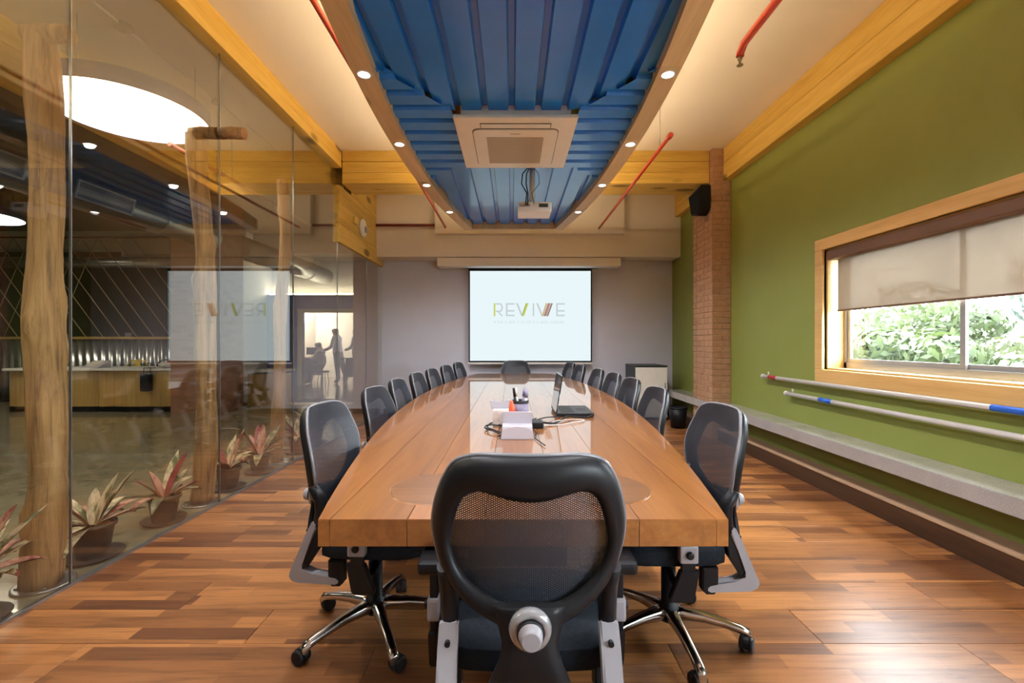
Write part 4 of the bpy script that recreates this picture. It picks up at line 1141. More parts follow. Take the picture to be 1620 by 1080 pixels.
# ------------------------------------------------------------------ tree trunk posts
def trunk(x, y, ztop, r0, seed, label, log=None):
    rd = random.Random(seed)
    t = thing('trunk_post', label, 'post', (x, y, 0), 'stripped tree trunk posts along the glass')
    b = B(); seg = 20; n = 46; rings = []
    ph = [rd.uniform(0, 6.28) for _ in range(8)]
    kn = [(rd.uniform(0.3, ztop - .2), rd.uniform(0, 6.28), rd.uniform(.2, .5)) for _ in range(9)]
    for i in range(n + 1):
        z = 0.012 + (ztop - 0.012) * i / n
        cx_ = x + 0.024 * math.sin(z * 1.5 + ph[0]) + 0.013 * math.sin(z * 4.1 + ph[1])
        cy_ = y + 0.020 * math.sin(z * 1.3 + ph[2])
        rad = r0 * (1.10 - 0.16 * z / ztop) * (1 + 0.07 * math.sin(z * 5 + ph[3]) + 0.04 * math.sin(z * 11 + ph[7]))
        ring = []
        for k in range(seg):
            a = 2 * PI * k / seg
            m = 1 + 0.07 * math.sin(3 * a + ph[4] + z * .8) + 0.05 * math.sin(5 * a + ph[5] - z * 1.1) + rd.uniform(-.02, .02)
            g = abs(math.sin(1.5 * a + ph[6] + 0.3 * math.sin(2 * z)))
            if g < 0.12: m -= 0.13 * (1 - g / 0.12)
            for (kz, ka, ks) in kn:
                dd = ((z - kz) / 0.06) ** 2 + (((a - ka + PI) % (2 * PI) - PI) / 0.45) ** 2
                m += ks * math.exp(-dd)
            ring.append(b.verts.new((cx_ + rad * m * math.cos(a), cy_ + rad * m * math.sin(a), z)))
        rings.append(ring)
    for i in range(n):
        for k in range(seg): b.faces.new((rings[i][k], rings[i][(k + 1) % seg], rings[i + 1][(k + 1) % seg], rings[i + 1][k])).smooth = True
    b.faces.new(rings[-1]); b.faces.new(rings[0])
    obj('trunk', b, TRUNK, t)
    b = B(); lathe(b, [(0.125, 0.0), (0.125, 0.010), (0.118, 0.013)], (x, y, 0), 28); pl_ = obj('base_plate', b, STEEL, t)
    for k in range(4):
        a = PI / 4 + k * PI / 2; b = B(); lathe(b, [(0.009, 0.013), (0.009, 0.021)], (x + .10 * math.cos(a), y + .10 * math.sin(a), 0), 6); obj('bolt', b, STEEL, pl_)
    if log:
        (xa, xb, zl, rl) = log
        b = B(); tube(b, [(xa, y, zl), (xa * .6 + xb * .4, y, zl + .006), (xb, y, zl)], [rl, rl * 1.05, rl], 14); obj('cross_log', b, TRUNK, t)
trunk(-2.425, 2.36, 2.86, 0.072, 1, 'nearest thick tree trunk post outside the glass', (-2.52, -2.292, 2.85, 0.045))
trunk(-2.42, 3.546, 2.86, 0.068, 2, 'second tree trunk post outside the glass, with a short cross log on top', (-2.50, -2.292, 2.88, 0.045))
trunk(-2.42, 4.76, 2.95, 0.055, 5, 'third slimmer tree trunk post outside the glass')
t = thing('glass_log', 'short horizontal log clamped to the glass in line with the second trunk', 'log', (-2.2, 3.546, 2.88))
b = B(); tube(b, [(-2.272, 3.546, 2.88), (-2.19, 3.546, 2.884), (-2.085, 3.546, 2.878)], [.045, .047, .044], 14); obj('log', b, TRUNK, t)

# ------------------------------------------------------------------ potted plants
def plant(x, y, sc_, seed, label):
    rd = random.Random(seed)
    t = thing('potted_plant', label, 'plant', (x, y, 0), 'potted plants along the glass partition')
    b = B(); lathe(b, [(0.125 * sc_, 0.001), (0.15 * sc_, 0.022), (0.145 * sc_, 0.024), (0.11 * sc_, 0.008)], (x, y, 0), 28); obj('saucer', b, POT, t)
    h0 = 0.20 * sc_
    b = B(); lathe(b, [(0.075 * sc_, 0.012), (0.100 * sc_, h0 * .9), (0.112 * sc_, h0 * .9), (0.112 * sc_, h0), (0.098 * sc_, h0), (0.094 * sc_, h0 - .02)], (x, y, 0), 28); pot = obj('pot', b, POT, t)
    b = B(); lathe(b, [(0.094 * sc_, h0 - .022), (0.05, h0 - .014)], (x, y, 0), 20); obj('soil', b, SOIL, pot)
    n = 15
    for k in range(n):
        a = 2 * PI * k / n * 2.4 + rd.uniform(-.3, .3)
        if math.cos(a) > 0.55: a += PI / 3.0
        inner = k < 5
        ln = rd.uniform(0.26, 0.34) * sc_ if not inner else rd.uniform(0.22, 0.40) * sc_
        el = rd.uniform(0.25, 0.75) if not inner else rd.uniform(0.85, 1.25)
        droop = rd.uniform(0.25, 0.7) if not inner else 0.12
        w = rd.uniform(0.026, 0.040) * sc_
        b = B(); m = 7; top = []; bot = []
        d = Vector((math.cos(a), math.sin(a), 0)); s = Vector((-d.y, d.x, 0)); p = Vector((x, y, h0 - .02)) + d * 0.015
        e = el
        for i in range(m + 1):
            u = i / m
            ww = w * (math.sin(PI * min(1, 0.12 + u * 0.88)) ** 0.8 + 0.05) * (1 if u < .98 else .05)
            nrm = Vector((-d.x * math.sin(e), -d.y * math.sin(e), math.cos(e)))
            row_ = [p - s * ww + nrm * ww * .35, p, p + s * ww + nrm * ww * .35]
            top.append([b.verts.new(v + nrm * .0012) for v in row_]); bot.append([b.verts.new(v - nrm * .0012) for v in row_])
            p = p + (d * math.cos(e) + Vector((0, 0, 1)) * math.sin(e)) * ln / m; e -= droop / m * 1.6
        if x + d.x * ln * math.cos(el) > XG - 0.02:
            for v in b.verts: v.co.x = min(v.co.x, XG - 0.02 - 0.02 * rd.random())
        for i in range(m):
            for j in range(2):
                f = b.faces.new((top[i][j], top[i][j + 1], top[i + 1][j + 1], top[i + 1][j])); f.material_index = 0; f.smooth = True
                f = b.faces.new((bot[i][j], bot[i + 1][j], bot[i + 1][j + 1], bot[i][j + 1])); f.material_index = 1; f.smooth = True
        obj('leaf', b, [rd.choice([LEAF_CREAM, LEAF_CREAM, LEAF_PINK, LEAF_PINK, LEAF_RED, LEAF_GREEN]) if not inner else rd.choice([LEAF_RED, LEAF_CREAM, LEAF_PINK, LEAF_CREAM]), WINE], t)
plant(-2.43, 2.02, 1.0, 20, 'red-leaved potted plant cut by the left edge of the picture')
plant(-2.45, 2.66, 1.0, 21, 'red and cream potted plant right of the nearest trunk post')
plant(-2.44, 3.19, 0.92, 22, 'potted plant with pink-tipped leaves just before the second trunk post')
plant(-2.43, 3.90, 0.92, 23, 'potted plant with cream-streaked leaves right behind the second trunk post')
plant(-2.43, 4.38, 0.92, 24, 'potted plant just before the third trunk post')
plant(-2.43, 5.16, 0.95, 25, 'potted plant behind the third trunk post, partly hidden by a chair')
plant(-2.43, 5.62, 0.9, 26, 'farthest potted plant along the glass behind the chairs')

# ------------------------------------------------------------------ office beyond the glass
def pendant(x, y, z, r, label):
    t = thing('pendant_lamp', label, 'lamp', (x, y, z), 'round navy pendant lamps in the office')
    b = B(); lathe(b, [(r, 0), (r, 0.13), (r - .004, 0.13), (r - .004, 0.0)], (x, y, z), 56, cap=False); lathe(b, [(r - .003, .128), (.01, .13)], (x, y, z), 56); obj('drum_rim', b, NAVY_RIM, t)
    b = B(); lathe(b, [(r - .005, 0.006), (r - .006, 0.012)], (x, y, z), 56); obj('diffuser', b, PEND, t)
    for k in range(3):
        a = 2 * PI * k / 3 + .5; b = B(); tube(b, [(x + r * .8 * math.cos(a), y + r * .8 * math.sin(a), z + .13), (x + r * .8 * math.cos(a), y + r * .8 * math.sin(a), ZC)], .003, 6); obj('suspension_wire', b, STEEL, t)
NAVY_RIM = plain('navy_lamp_rim', (0.11, 0.14, 0.34, 1), 0.4)
pendant(-3.26, 3.88, 3.19, 0.575, 'large round pendant lamp with navy rim just outside the glass')
pendant(-8.35, 7.0, 3.19, 0.6, 'second round pendant lamp at the left edge, far into the office')
pendant(-3.26, 0.6, 3.19, 0.575, 'added round pendant lamp outside the glass beside the camera, out of view')  # unseen pendant added to brighten the near office
pendant(-7.0, 3.2, 3.35, 0.6, 'added round pendant lamp deep in the office, out of view')  # another added pendant out of view, ambient light for the office
pendant(-1.6, 10.9, 3.40, 0.5, 'added round pendant lamp hidden in the corridor behind the grey wall')  # added and kept hidden, lights the area by the navy wall

t = thing('ceiling_conduit', 'white ceiling conduit with round junction boxes outside the glass', 'conduit', (-3.03, 2, ZC))
b = B(); tube(b, [(-3.03, YB + .05, ZC - .012), (-3.03, 5.88, ZC - .012)], .011, 10); obj('conduit', b, WHITE_PLASTIC, t)
for yy in (3.55, 4.65):
    b = B(); lathe(b, [(.055 if yy < 4 else .035, ZC - .001), (.055 if yy < 4 else .035, ZC - .04), (.045 if yy < 4 else .03, ZC - .045)], (-3.03, yy, 0), 20); obj('junction_box', b, GREIGE, t)
t = pipe_thing('sprinkler_pipe', 'dark maroon pipe crossing behind the second trunk post', [(-3.2, 4.25, 3.105), (-3.2, 7.3, 3.105)], .02, MAROON_PIPE)
b = B(); tube(b, [(-3.2, 5.2, 3.1), (-3.2, 5.2, ZC)], 0.004, 6); obj('hanger_rod', b, STEEL, t)
# spiral duct with grilles
t = thing('air_duct', 'long round steel air duct with side grilles in the office', 'duct', (-5.3, 6, 3.1))
b = B(); tube(b, [(-5.3, YB + .1, 3.1), (-5.3, 7.99, 3.1)], .225, 32); obj('duct_tube', b, DUCT, t)
for yy in (1.2, 3.4, 5.05, 6.75):
    b = B(); lathe(b, [(.228, yy - .012), (.236, yy), (.228, yy + .012)], (-5.3, 0, 3.1), 32, 'y', cap=False); obj('seam_ring', b, STEEL, t)
def duct_grille(ya, yb):
    xg = -5.3 + .205
    b = B(); M = Matrix.Translation((xg + .02, 0, 3.05)) @ Matrix.Rotation(R(15), 4, 'Y')
    b2 = B(); bx(b2, -.02, .012, ya, yb, -.11, -.095); bx(b2, -.02, .012, ya, yb, .095, .11); bx(b2, -.02, .012, ya, ya + .02, -.095, .095); bx(b2, -.02, .012, yb - .02, yb, -.095, .095); add(b, b2, 0, M)
    g = obj('side_grille', b, STEEL, t)
    b = B(); b2 = B()
    for k in range(11): bx(b2, -.005, .006, ya + .02, yb - .02, -.092 + k * .0175, -.084 + k * .0175)
    add(b, b2, 0, M); obj('louvre_bar', b, STEEL, g)
    b = B(); b2 = B(); bx(b2, -.015, -.01, ya + .02, yb - .02, -.095, .095); add(b, b2, 0, M); obj('grille_back', b, DARK_GAP, g)
duct_grille(5.30, 6.10); duct_grille(3.95, 4.75)
t = thing('air_duct', 'round steel air duct continuing behind the large brick column', 'duct', (-5.3, 10, 3.1))
b = B(); tube(b, [(-5.3, 8.86, 3.1), (-5.3, 12.95, 3.1)], .225, 32); obj('duct_tube', b, STEEL, t)
for yy in (9.6, 10.7, 11.8):
    b = B(); lathe(b, [(.228, yy - .012), (.236, yy), (.228, yy + .012)], (-5.3, 0, 3.1), 32, 'y', cap=False); obj('seam_ring', b, STEEL, t)
# second thinner duct
t = pipe_thing('air_duct', 'thin silver duct across the back of the office under the bulkhead', [(-12.5, 9.9, 2.98), (-7.2, 9.9, 2.98)], .12, STEEL, 'duct')

# brick pillars (too far for single bricks)
b = B(); bx(b, -6.0, -5.22, 8.0, 8.84, 0, ZC + .1); o = obj('brick_column', b, BRICKWALL); tag(o, 'large red-brown brick column in the office behind the trunk posts', 'column')
b = B(); bx(b, -2.86, XG - .06, 8.2, 8.8, 0, ZC + .1); o = obj('brick_column', b, BRICKWALL); tag(o, 'narrow brick pier at the far end of the glass beside the grey wall', 'column')
# office walls
b = B(); bx(b, -13.2, -13, YB, 17.5, 0, ZC + .25)
struct('wall_office_left', b, DARK_TEAL, 'dark far side wall of the office')
b = B(); bx(b, -13, -7.0, 11.6, 11.8, 0, ZC + .2)
struct('wall_office_rear', b, DARK_TEAL, 'dark rear wall of the office behind the ropes')
YN = 13.0
dx0, dx1, dzt = (478 - 810) * YN / 720, (561 - 810) * YN / 720, 1.26 + (540 - 494) * YN / 720
zl = 1.26 + (540 - 466) * YN / 720
b = B(); bx(b, -7.2, dx0, YN, YN + .15, 0, zl); bx(b, dx1, 3.2, YN, YN + .15, 0, zl); bx(b, dx0, dx1, YN, YN + .15, dzt, zl)
struct('wall_office_navy', b, NAVY, 'navy blue wall with a doorway seen through the glass')
b = B(); bx(b, -7.2, 3.2, YN + .25, YN + .4, zl + .05, ZC + .1); struct('trim_3', b, WALL_WHITE, 'pale wall above the lit ledge')
b = B(); bx(b, -6.95, 3.0, YN + .05, YN + .12, zl + .001, zl + .05); o = obj('light_strip', b, LEDGE); tag(o, 'glowing white light strip along the top of the navy wall', 'light')
b = B(); bx(b, -7.2, -7.0, 11.8, 17.5, 0, ZC + .2); bx(b, -7.2, 3.4, 17.3, 17.5, 0, ZC + .2); bx(b, 3.2, 3.4, YF, 17.5, 0, ZC + .2)
struct('wall_office_outer', b, WALL_WHITE, 'pale outer walls of the back office')
b = B(); bx(b, dx0 - .12, dx0, YN - .03, YN + .17, 0, dzt + .1); bx(b, dx1, dx1 + .05, YN - .03, YN + .17, 0, dzt + .1); bx(b, dx0, dx1, YN - .03, YN + .17, dzt, dzt + .1)
struct('door_1', b, LIMEFRAME, 'olive-yellow door frame in the navy wall')
# room beyond the doorway
b = B(); bx(b, dx0 - 1, dx1 + 1, 16.2, 16.3, 0, zl); struct('wall_inner', b, WALL_WHITE, 'pale wall of the room beyond the doorway')
b = B(); bx(b, -4.55, -4.45, YN + .6, 16.2, 0, zl); struct('wall_inner', b, PLAIN_BROWN if False else MORTAR, 'tan side wall of the room beyond the doorway')
b = B(); bx(b, -4.57, -4.551, 13.85, 14.1, .75, 1.95); o = obj('side_window', b, OFFICE_GLOW); tag(o, 'narrow bright window in the room beyond the doorway', 'window')
L_ = bpy.data.lights.new('doorway_fill_light', 'POINT'); L_.energy = 130; L_.shadow_soft_size = .3; L_.color = (1, .93, .8)  # fill light added out of view to brighten the doorway room
lo = thing('added_globe', 'added white globe lamp, out of view, lighting the room beyond the doorway', 'lamp', (-6.75, 14.9, 2.45))
b = B(); lathe(b, [(.02, 2.56), (.10, 2.52), (.13, 2.45), (.10, 2.38), (.02, 2.34)], (-6.75, 14.9, 0), 16); obj('globe', b, WHITE_PLASTIC, lo)
lp = bpy.data.objects.new('globe_fill_light', L_); C.objects.link(lp); lp.parent = lo; lp.location = (0, 0, -.3)
b = B(); bx(b, -7.0, -4.0, 13.16, 16.2, zl, zl + .05); struct('ceiling', b, WALL_WHITE, 'ceiling of the room beyond the doorway')

# people beyond the doorway
def person(name, label, joints_, edges_, loc, hairz, shirtz, mats_, group=None):
    me = bpy.data.meshes.new(name)
    me.from_pydata([j[0] for j in joints_], edges_, [])
    o = bpy.data.objects.new('skel', me); C.objects.link(o)
    md = o.modifiers.new('skin', 'SKIN'); sd = o.modifiers.new('sub', 'SUBSURF'); sd.levels = 2; sd.render_levels = 2
    for i, j in enumerate(joints_):
        v = me.skin_vertices[0].data[i]; v.radius = (j[1] * 1.3, (j[2] if len(j) > 2 else j[1]) * 1.3); v.use_root = (i == 0)
    dg = bpy.context.evaluated_depsgraph_get()
    m2 = bpy.data.meshes.new_from_object(o.evaluated_get(dg)); bpy.data.objects.remove(o)
    m2.materials.clear()
    for m in mats_: m2.materials.append(m)
    for p in m2.polygons:
        c = p.center; p.use_smooth = True
        p.material_index = shirtz(c)
    q = bpy.data.objects.new(name, m2); C.objects.link(q); q.location = loc
    tag(q, label, 'person'); return q
def stand(h=1.0, lean=-.05):
    J = [((0, 0, .93), .13, .11), ((lean * .3, 0, 1.10), .13, .10), ((lean * .8, 0, 1.28), .15, .11), ((lean, 0, 1.40), .11, .08), ((lean * 1.2, 0, 1.47), .05), ((lean * 1.5, 0, 1.56), .085, .09), ((lean * 1.6, 0, 1.66), .075, .08),
         ((0, -.10, .88), .09), ((.02, -.11, .50), .065), ((.05, -.11, .10), .045), ((-.08, -.11, .04), .04),
         ((0, .10, .88), .09), ((.10, .11, .50), .065), ((.22, .12, .10), .045), ((.10, .12, .04), .04),
         ((lean, -.19, 1.36), .06), ((lean - .04, -.24, 1.10), .045), ((lean - .22, -.20, 1.02), .036), ((lean - .30, -.19, 1.01), .035, .02),
         ((lean, .19, 1.36), .06), ((lean + .03, .24, 1.08), .045), ((lean - .10, .22, .90), .036), ((lean - .13, .22, .82), .035, .02)]
    E = [(0, 1), (1, 2), (2, 3), (3, 4), (4, 5), (5, 6), (0, 7), (7, 8), (8, 9), (9, 10), (0, 11), (11, 12), (12, 13), (13, 14), (3, 15), (15, 16), (16, 17), (17, 18), (3, 19), (19, 20), (20, 21), (21, 22)]
    return [((j[0][0], j[0][1], j[0][2] * h), *j[1:]) for j in J], E
def who(c, lean=-.05):
    if c.z > 1.50: return 1 if (c.z > 1.60 or c.x > lean * 1.5 + .02) else 0
    if c.z > 1.43: return 0
    if c.z > .95 and not (c.x < lean - .15): return 2
    if c.x < lean - .15 and c.z > .8: return 0
    return 3 if c.z > .07 else 1
J, E = stand(1.0, -.06)
person('person', 'standing person in pale blue shirt and grey trousers just inside the doorway', J, E, (-5.25, 13.75, 0), 0, who, [SKIN, HAIR, SHIRT, TROUSERS])
J, E = stand(.99, -.02)
person('person', 'standing person half hidden behind the one in the pale blue shirt', J, E, (-4.86, 14.25, 0), 0, who, [SKIN, HAIR, SHIRT2, TROUSERS])
J = [((0, 0, .50), .14, .12), ((-.03, 0, .70), .13, .10), ((-.08, 0, .90), .14, .10), ((-.10, 0, 1.0), .10, .08), ((-.12, 0, 1.06), .05), ((-.15, 0, 1.15), .085), ((-.16, 0, 1.24), .075),
     ((-.10, -.10, .50), .09), ((-.42, -.11, .48), .065), ((-.42, -.11, .10), .045), ((-.52, -.11, .04), .04),
     ((-.10, .10, .50), .09), ((-.42, .11, .48), .065), ((-.42, .11, .10), .045), ((-.52, .11, .04), .04),
     ((-.10, -.18, .96), .055), ((-.18, -.22, .74), .042), ((-.42, -.16, .76), .034), ((-.50, -.15, .77), .035, .02),
     ((-.10, .18, .96), .055), ((-.18, .22, .74), .042), ((-.42, .16, .76), .034), ((-.50, .15, .77), .035, .02)]
def who2(c):
    if c.z > 1.09: return 1 if (c.z > 1.18 or c.x > -.13) else 0
    if c.z > 1.02: return 0
    if c.z > .58 and c.x > -.28: return 2
    if c.z > .64: return 0
    return 3 if c.z > .07 else 1
person('person', 'seated person with dark hair leaning to the desk beyond the doorway', J, E, (-5.62, 13.55, 0), 0, who2, [SKIN, HAIR, SHIRT2, TROUSERS])
t = thing('stool', 'grey stool under the seated person', 'stool', (-5.62, 13.55, 0))
b = B(); lathe(b, [(.17, .34), (.18, .37), (.16, .385)], (-5.62, 13.55, 0), 20); obj('seat', b, TROUSERS, t)
for k in range(4):
    a = PI / 4 + k * PI / 2; b = B(); tube(b, [(-5.62 + .12 * math.cos(a), 13.55 + .12 * math.sin(a), .35), (-5.62 + .17 * math.cos(a), 13.55 + .17 * math.sin(a), 0)], .012, 8); obj('leg', b, STEEL, t)
def desk(name, label, x0, x1, y0, y1, z, mt, ml):
    t = thing(name, label, 'desk', ((x0 + x1) / 2, (y0 + y1) / 2, 0))
    b = B(); rbx(b, x0, x1, y0, y1, z - .03, z, .004); obj('tabletop', b, mt, t)
    for xx in (x0 + .03, x1 - .07):
        for yy in (y0 + .03, y1 - .07): b = B(); bx(b, xx, xx + .04, yy, yy + .04, 0, z - .03); obj('leg', b, ml, t)
    b = B(); bx(b, x0 + .05, x1 - .05, y1 - .06, y1 - .045, .2, z - .03); obj('modesty_panel', b, TROUSERS, t); return t
desk('desk', 'grey desk with a white top at the left of the doorway', -6.6, -5.93, 13.5, 14.4, .75, WHITE_PLASTIC, TROUSERS)
desk('desk', 'brown desk at the right of the doorway', -4.98, -4.57, 13.3, 13.6, .78, DARKWOOD, TROUSERS)
t = thing('monitor', 'dark monitor on the grey desk beyond the doorway', 'monitor', (-6.1, 13.9, .75))
b = B(); rbx(b, -6.28, -5.97, 13.9, 13.93, .86, 1.08, .005); obj('display', b, BLACK_PLASTIC, t); b = B(); rbx(b, -6.2, -6.05, 13.85, 13.98, .751, .762, .003); tube(b, [(-6.12, 13.94, .76), (-6.12, 13.94, .95)], .012, 8); obj('stand', b, BLACK_PLASTIC, t)

# reception counter
CYF, CZT = 8.15, .78
t = thing('reception_counter', 'reception counter with vertical wooden panels and a pale top', 'counter', (-7.2, CYF + .3, 0))
edges = [-9.0, -8.30, -7.40, -7.12, -6.45, -6.05]
for i, (a, c) in enumerate(zip(edges[:-1], edges[1:])):
    b = B(); n = 8; P = [(a + .004 + (c - a - .008) * k / n, CYF - .035 * math.sin(PI * k / n)) for k in range(n + 1)]
    prism(b, P + [(c - .004, CYF + .04), (a + .004, CYF + .04)], .10, CZT - .04, 'z'); obj('front_panel', b, COUNTER_WOOD, t)
b = B(); bx(b, -9.0, -6.05, CYF + .04, CYF + .65, 0.0, CZT - .04); obj('carcass', b, DARKWOOD, t)
b = B(); rbx(b, -9.05, -6.01, CYF - .08, CYF + .70, CZT - .04, CZT, .006); obj('countertop', b, WHITE_PLASTIC, t)
b = B(); bx(b, -9.0, -6.05, CYF, CYF + .04, 0, .10); obj('kick_plate', b, BLACK_PLASTIC, t)
t = thing('reception_counter', 'short counter section showing right of the brick column', 'counter', (-4.85, 8.6, 0))
b = B(); bx(b, -5.2, -4.55, 8.95, 9.4, .0, .62); obj('carcass', b, COUNTER_WOOD, t); b = B(); rbx(b, -5.2, -4.5, 8.9, 9.45, .66, .70, .005); obj('countertop', b, WHITE_PLASTIC, t)
for k in range(5):
    b = B(); tube(b, [(-4.56 + .01 * k, 8.93 + .02 * k, .66), (-4.62 + .05 * k, 8.9, .35), (-4.50 + .03 * ((k * 2) % 5), 8.92, .01)], .008, 6); obj('dangling_wire', b, WHITE_PLASTIC, t)
# blue mat on floor line and books on counter
t = thing('leaflet_stand', 'white sloping leaflet stand on the reception counter', 'stand', (-7.55, 8.2, CZT))
b = B(); prism(b, [(8.12, CZT + .001), (8.42, CZT + .001), (8.42, CZT + .13), (8.40, CZT + .13)], -7.72, -7.42, 'x', .003); obj('wedge', b, PAPER, t)
b = B(); prism(b, [(8.17, CZT + .024), (8.36, CZT + .112), (8.36, CZT + .116), (8.17, CZT + .028)], -7.66, -7.48, 'x'); obj('leaflet', b, GREIGE, t)
t = thing('metal_chair', 'yellow metal chair behind the reception counter', 'chair', (-7.75, 9.2, 0))
xc, yc = -7.75, 9.2
b = B(); tube(b, [(xc - .2, yc + .2, .45), (xc - .2, yc + .22, .78), (xc - .14, yc + .22, .86), (xc, yc + .22, .88), (xc + .14, yc + .22, .86), (xc + .2, yc + .22, .78), (xc + .2, yc + .2, .45)], .014, 8); obj('back_tube', b, YELLOW_METAL, t)
b = B(); bx(b, xc - .07, xc + .07, yc + .21, yc + .225, .46, .87); obj('back_slat', b, YELLOW_METAL, t)
b = B(); rbx(b, xc - .21, xc + .21, yc - .2, yc + .2, .44, .455, .005); obj('seat', b, YELLOW_METAL, t)
for sx_, sy in ((-1, -1), (1, -1), (-1, 1), (1, 1)):
    b = B(); tube(b, [(xc + sx_ * .17, yc + sy * .16, .44), (xc + sx_ * .21, yc + sy * .2, 0)], .013, 8); obj('leg', b, YELLOW_METAL, t)
t = thing('metal_chair', 'dark metal chair with orange back at the end of the counter', 'chair', (-7.18, 9.25, 0)); xc, yc = -7.18, 9.25
b = B(); tube(b, [(xc - .2, yc + .2, .45), (xc - .2, yc + .22, .78), (xc - .14, yc + .22, .86), (xc, yc + .22, .88), (xc + .14, yc + .22, .86), (xc + .2, yc + .22, .78), (xc + .2, yc + .2, .45)], .014, 8); obj('back_tube', b, BLACK_PLASTIC, t)
b = B(); bx(b, xc + .02, xc + .19, yc + .21, yc + .225, .46, .85); obj('back_slat', b, ORANGE_RED, t)
b = B(); rbx(b, xc - .21, xc + .21, yc - .2, yc + .2, .44, .455, .005); obj('seat', b, BLACK_PLASTIC, t)
for sx_, sy in ((-1, -1), (1, -1), (-1, 1), (1, 1)):
    b = B(); tube(b, [(xc + sx_ * .17, yc + sy * .16, .44), (xc + sx_ * .21, yc + sy * .2, 0)], .013, 8); obj('leg', b, BLACK_PLASTIC, t)
t = thing('shoulder_bag', 'black bag hanging on the front of the reception counter', 'bag', (-6.45, 8.0, .2))
b = B(); rbx(b, -6.54, -6.38, 7.98, 8.10, .38, .70, .03, 3); obj('bag_body', b, BLACK_FABRIC, t); b = B(); tube(b, [(-6.52, 8.05, .70), (-6.52, 8.06, .79), (-6.50, 8.2, .786)], .006, 6); tube(b, [(-6.40, 8.05, .70), (-6.40, 8.06, .79), (-6.42, 8.2, .786)], .006, 6); obj('strap', b, BLACK_FABRIC, t)
b = B(); lathe(b, [(.06, CZT + .001), (.13, CZT + .02), (.17, CZT + .09), (.165, CZT + .09), (.12, CZT + .03)], (-6.22, 8.25, 0), 24); o = obj('bowl', b, PINKISH); tag(o, 'pale shallow bowl at the right end of the reception counter', 'bowl')

# corrugated metal screen and ropes
t = thing('corrugated_partition', 'low galvanised corrugated screen behind the reception counter', 'screen', (-8.6, 9.6, 0))
b = B(); n = 230; prev = None
for k in range(n + 1):
    x = -12.4 + 6.0 * k / n; yy = 9.62 + .022 * math.sin(x * 2 * PI / .16)
    cur = (b.verts.new((x, yy, .02)), b.verts.new((x, yy, 1.31)))
    if prev: b.faces.new((prev[0], cur[0], cur[1], prev[1])).smooth = True
    prev = cur
solidify_sheet(b, .004); obj('sheet', b, STEEL, t)
b = B(); bx(b, -12.4, -6.4, 9.56, 9.68, 1.31, 1.36); obj('top_rail', b, COUNTER_WOOD, t)
t = thing('rope_screen', 'screen of slanting ropes strung above the corrugated screen', 'rope screen', (-8.6, 9.62, 1.36))
b = B(); tube(b, [(-12.4, 9.62, 3.46), (-6.2, 9.62, 3.46)], .02, 8); obj('top_pipe', b, MAROON_PIPE, t)
for k in range(15):
    x0 = -12.0 + .36 * k
    for (x1, r) in ((x0 + 1.55, .008),):
        if x1 < -6.35:
            b = B(); tube(b, [(x0, 9.62, 3.46), (x1, 9.62, 1.36)], r, 6); obj('rope', b, ROPE, t)
for k in range(6):
    x0 = -10.6 + .36 * k
    b = B(); tube(b, [(x0, 9.66, 3.46), (x0 - .9, 9.66, 1.36)], .006, 6); obj('rope', b, ROPE, t)
pipe_thing('sprinkler_pipe', 'red pipe crossing the office behind the ropes', [(-12.5, 10.3, 3.02), (-7.0, 10.3, 3.02)], .05, RED_PIPE)
b = B(); bx(b, -13, -6.2, 10.6, 10.9, 3.40, ZC + .1); struct('trim_4', b, CREAM_PLASTIC, 'beige bulkhead across the back of the office')
t = thing('air_conditioner', 'white wall split air conditioner at the back of the office', 'air conditioner', (-8.2, 10.5, 3.2))
b = B(); rbx(b, -8.9, -7.7, 10.36, 10.6, 3.16, 3.62, .02); obj('casing', b, WHITE_PLASTIC, t); b = B(); bx(b, -8.85, -7.75, 10.35, 10.37, 3.20, 3.25); obj('outlet_flap', b, GREIGE, t)
b = B(); bx(b, -9.85, -9.70, 11.58, 11.6, 1.30, 1.48); o = obj('wall_sign', b, PAPER); tag(o, 'tiny white sign on the dark wall behind the counter', 'sign')
b = B(); bx(b, -6.2, -3.2, 9.0, 9.35, .0005, .012); o = obj('floor_threshold', b, COUNTER_WOOD); tag(o, 'pale wooden floor threshold in the passage beyond the glass', 'threshold')
b = B(); rbx(b, -4.5, -3.85, 9.4, 9.9, .0005, .015, .004); o = obj('door_mat', b, BLACK_FABRIC); tag(o, 'dark door mat in the passage beyond the glass', 'mat')

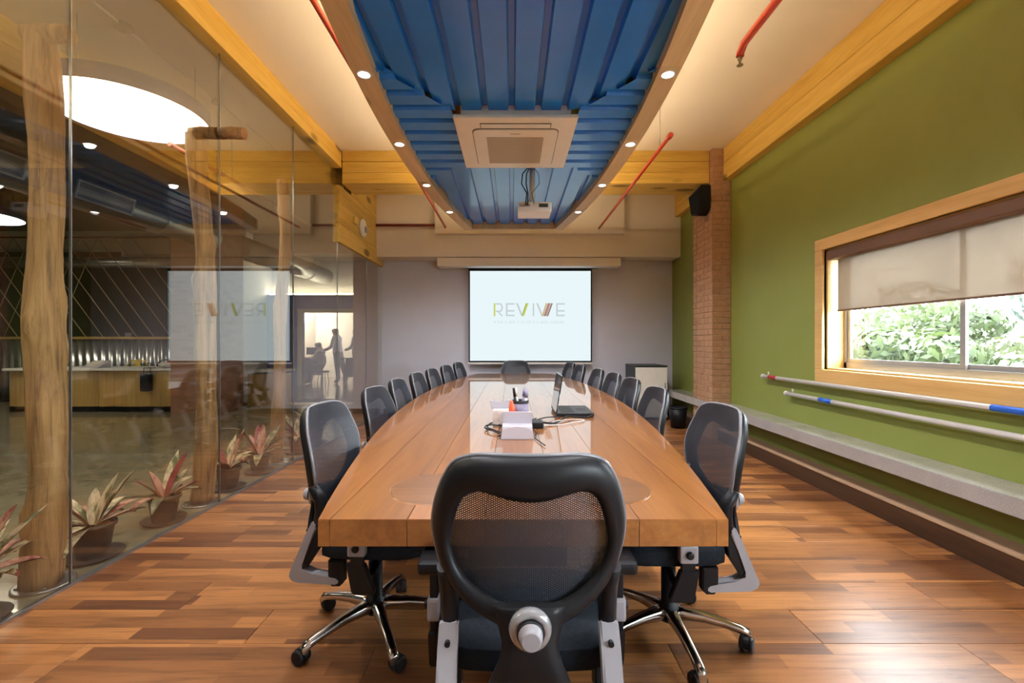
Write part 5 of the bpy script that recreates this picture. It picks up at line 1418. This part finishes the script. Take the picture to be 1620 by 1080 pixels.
# ------------------------------------------------------------------ garden outside the window
b = B(); bx(b, XO, 40, -15, 40, -.3, -.15); bx(b, -13, XO, -15, YB - .2, -.3, -.15)
struct('ground_garden', b, BOUNCE_PAVING, 'garden paving outside the window, made pale to bounce daylight in')
def shrub(x, y, z0, rx, rz, n, seed, m, label):
    rd = random.Random(seed)
    t = thing('garden_shrub', label, 'shrub', (x, y, -.15), 'shrubs and trees outside the window')
    b = B()
    blobs = [(Vector((rd.uniform(-.6, .6) * rx, rd.uniform(-.6, .6) * rx, rd.uniform(-.5, .7) * rz)), rd.uniform(.3, .55)) for _ in range(9)]
    for i in range(n):
        c, s = rd.choice(blobs)
        d = Vector((rd.gauss(0, 1), rd.gauss(0, 1), rd.gauss(0, 1))).normalized()
        p = Vector((x, y, z0)) + c + Vector((d.x * rx * s, d.y * rx * s, d.z * rz * s)) * rd.uniform(.75, 1.05)
        if p.z < -.1: continue
        a = Vector((rd.gauss(0, 1), rd.gauss(0, 1), rd.gauss(0, 1))).normalized(); a2 = a.cross(d).normalized() if abs(a.dot(d)) < .95 else Vector((0, 0, 1)); l = rd.uniform(.07, .14)
        u = a2 * l; w = (d.cross(a2) * .6 + d * rd.uniform(-.4, .4)).normalized() * l * .45
        vs_ = [b.verts.new(p - u), b.verts.new(p + w), b.verts.new(p + u), b.verts.new(p - w)]
        b.faces.new(vs_)
    f = obj('foliage', b, m, t); f['kind'] = 'stuff'
    b = B(); tube(b, [(x, y, -.16), (x + .05, y, z0)], [.07, .04], 8); obj('stem', b, TRUNK_DARK, t)
shrub(8.0, 8.6, .55, 1.5, .95, 3600, 1, FOL[0], 'bright green shrub outside the window, left pane')
shrub(8.6, 6.4, .45, 1.5, .85, 3600, 2, FOL[2], 'yellow-green shrub outside the window behind the centre stile')
shrub(7.6, 4.6, .35, 1.3, .75, 3200, 3, FOL[0], 'light green shrub outside the window, right pane')
shrub(11.5, 8.2, 1.5, 2.3, 1.7, 4200, 4, FOL[1], 'bluish green tree rising behind the garden shrubs')
shrub(11.0, 12.4, 1.0, 2.2, 1.5, 4200, 5, FOL[0], 'broad green tree at the left of the window view')
shrub(13.0, 5.0, 1.4, 2.2, 1.6, 3600, 6, FOL[1], 'dim blue-green tree at the right of the window view')
shrub(6.9, 6.9, .15, 1.2, .6, 3000, 8, FOL[2], 'low yellow-green shrub in front, left pane of the window')
shrub(6.4, 5.3, .10, 1.2, .6, 3000, 9, FOL[0], 'low green shrub in front, right pane of the window')
shrub(9.8, 10.6, .5, 1.6, .9, 3200, 10, FOL[2], 'pale shrub at the far left of the window view')
shrub(7.0, 1.8, .4, 1.6, .9, 2600, 7, FOL[2], 'yellow-green shrub beyond the right edge of the window view')
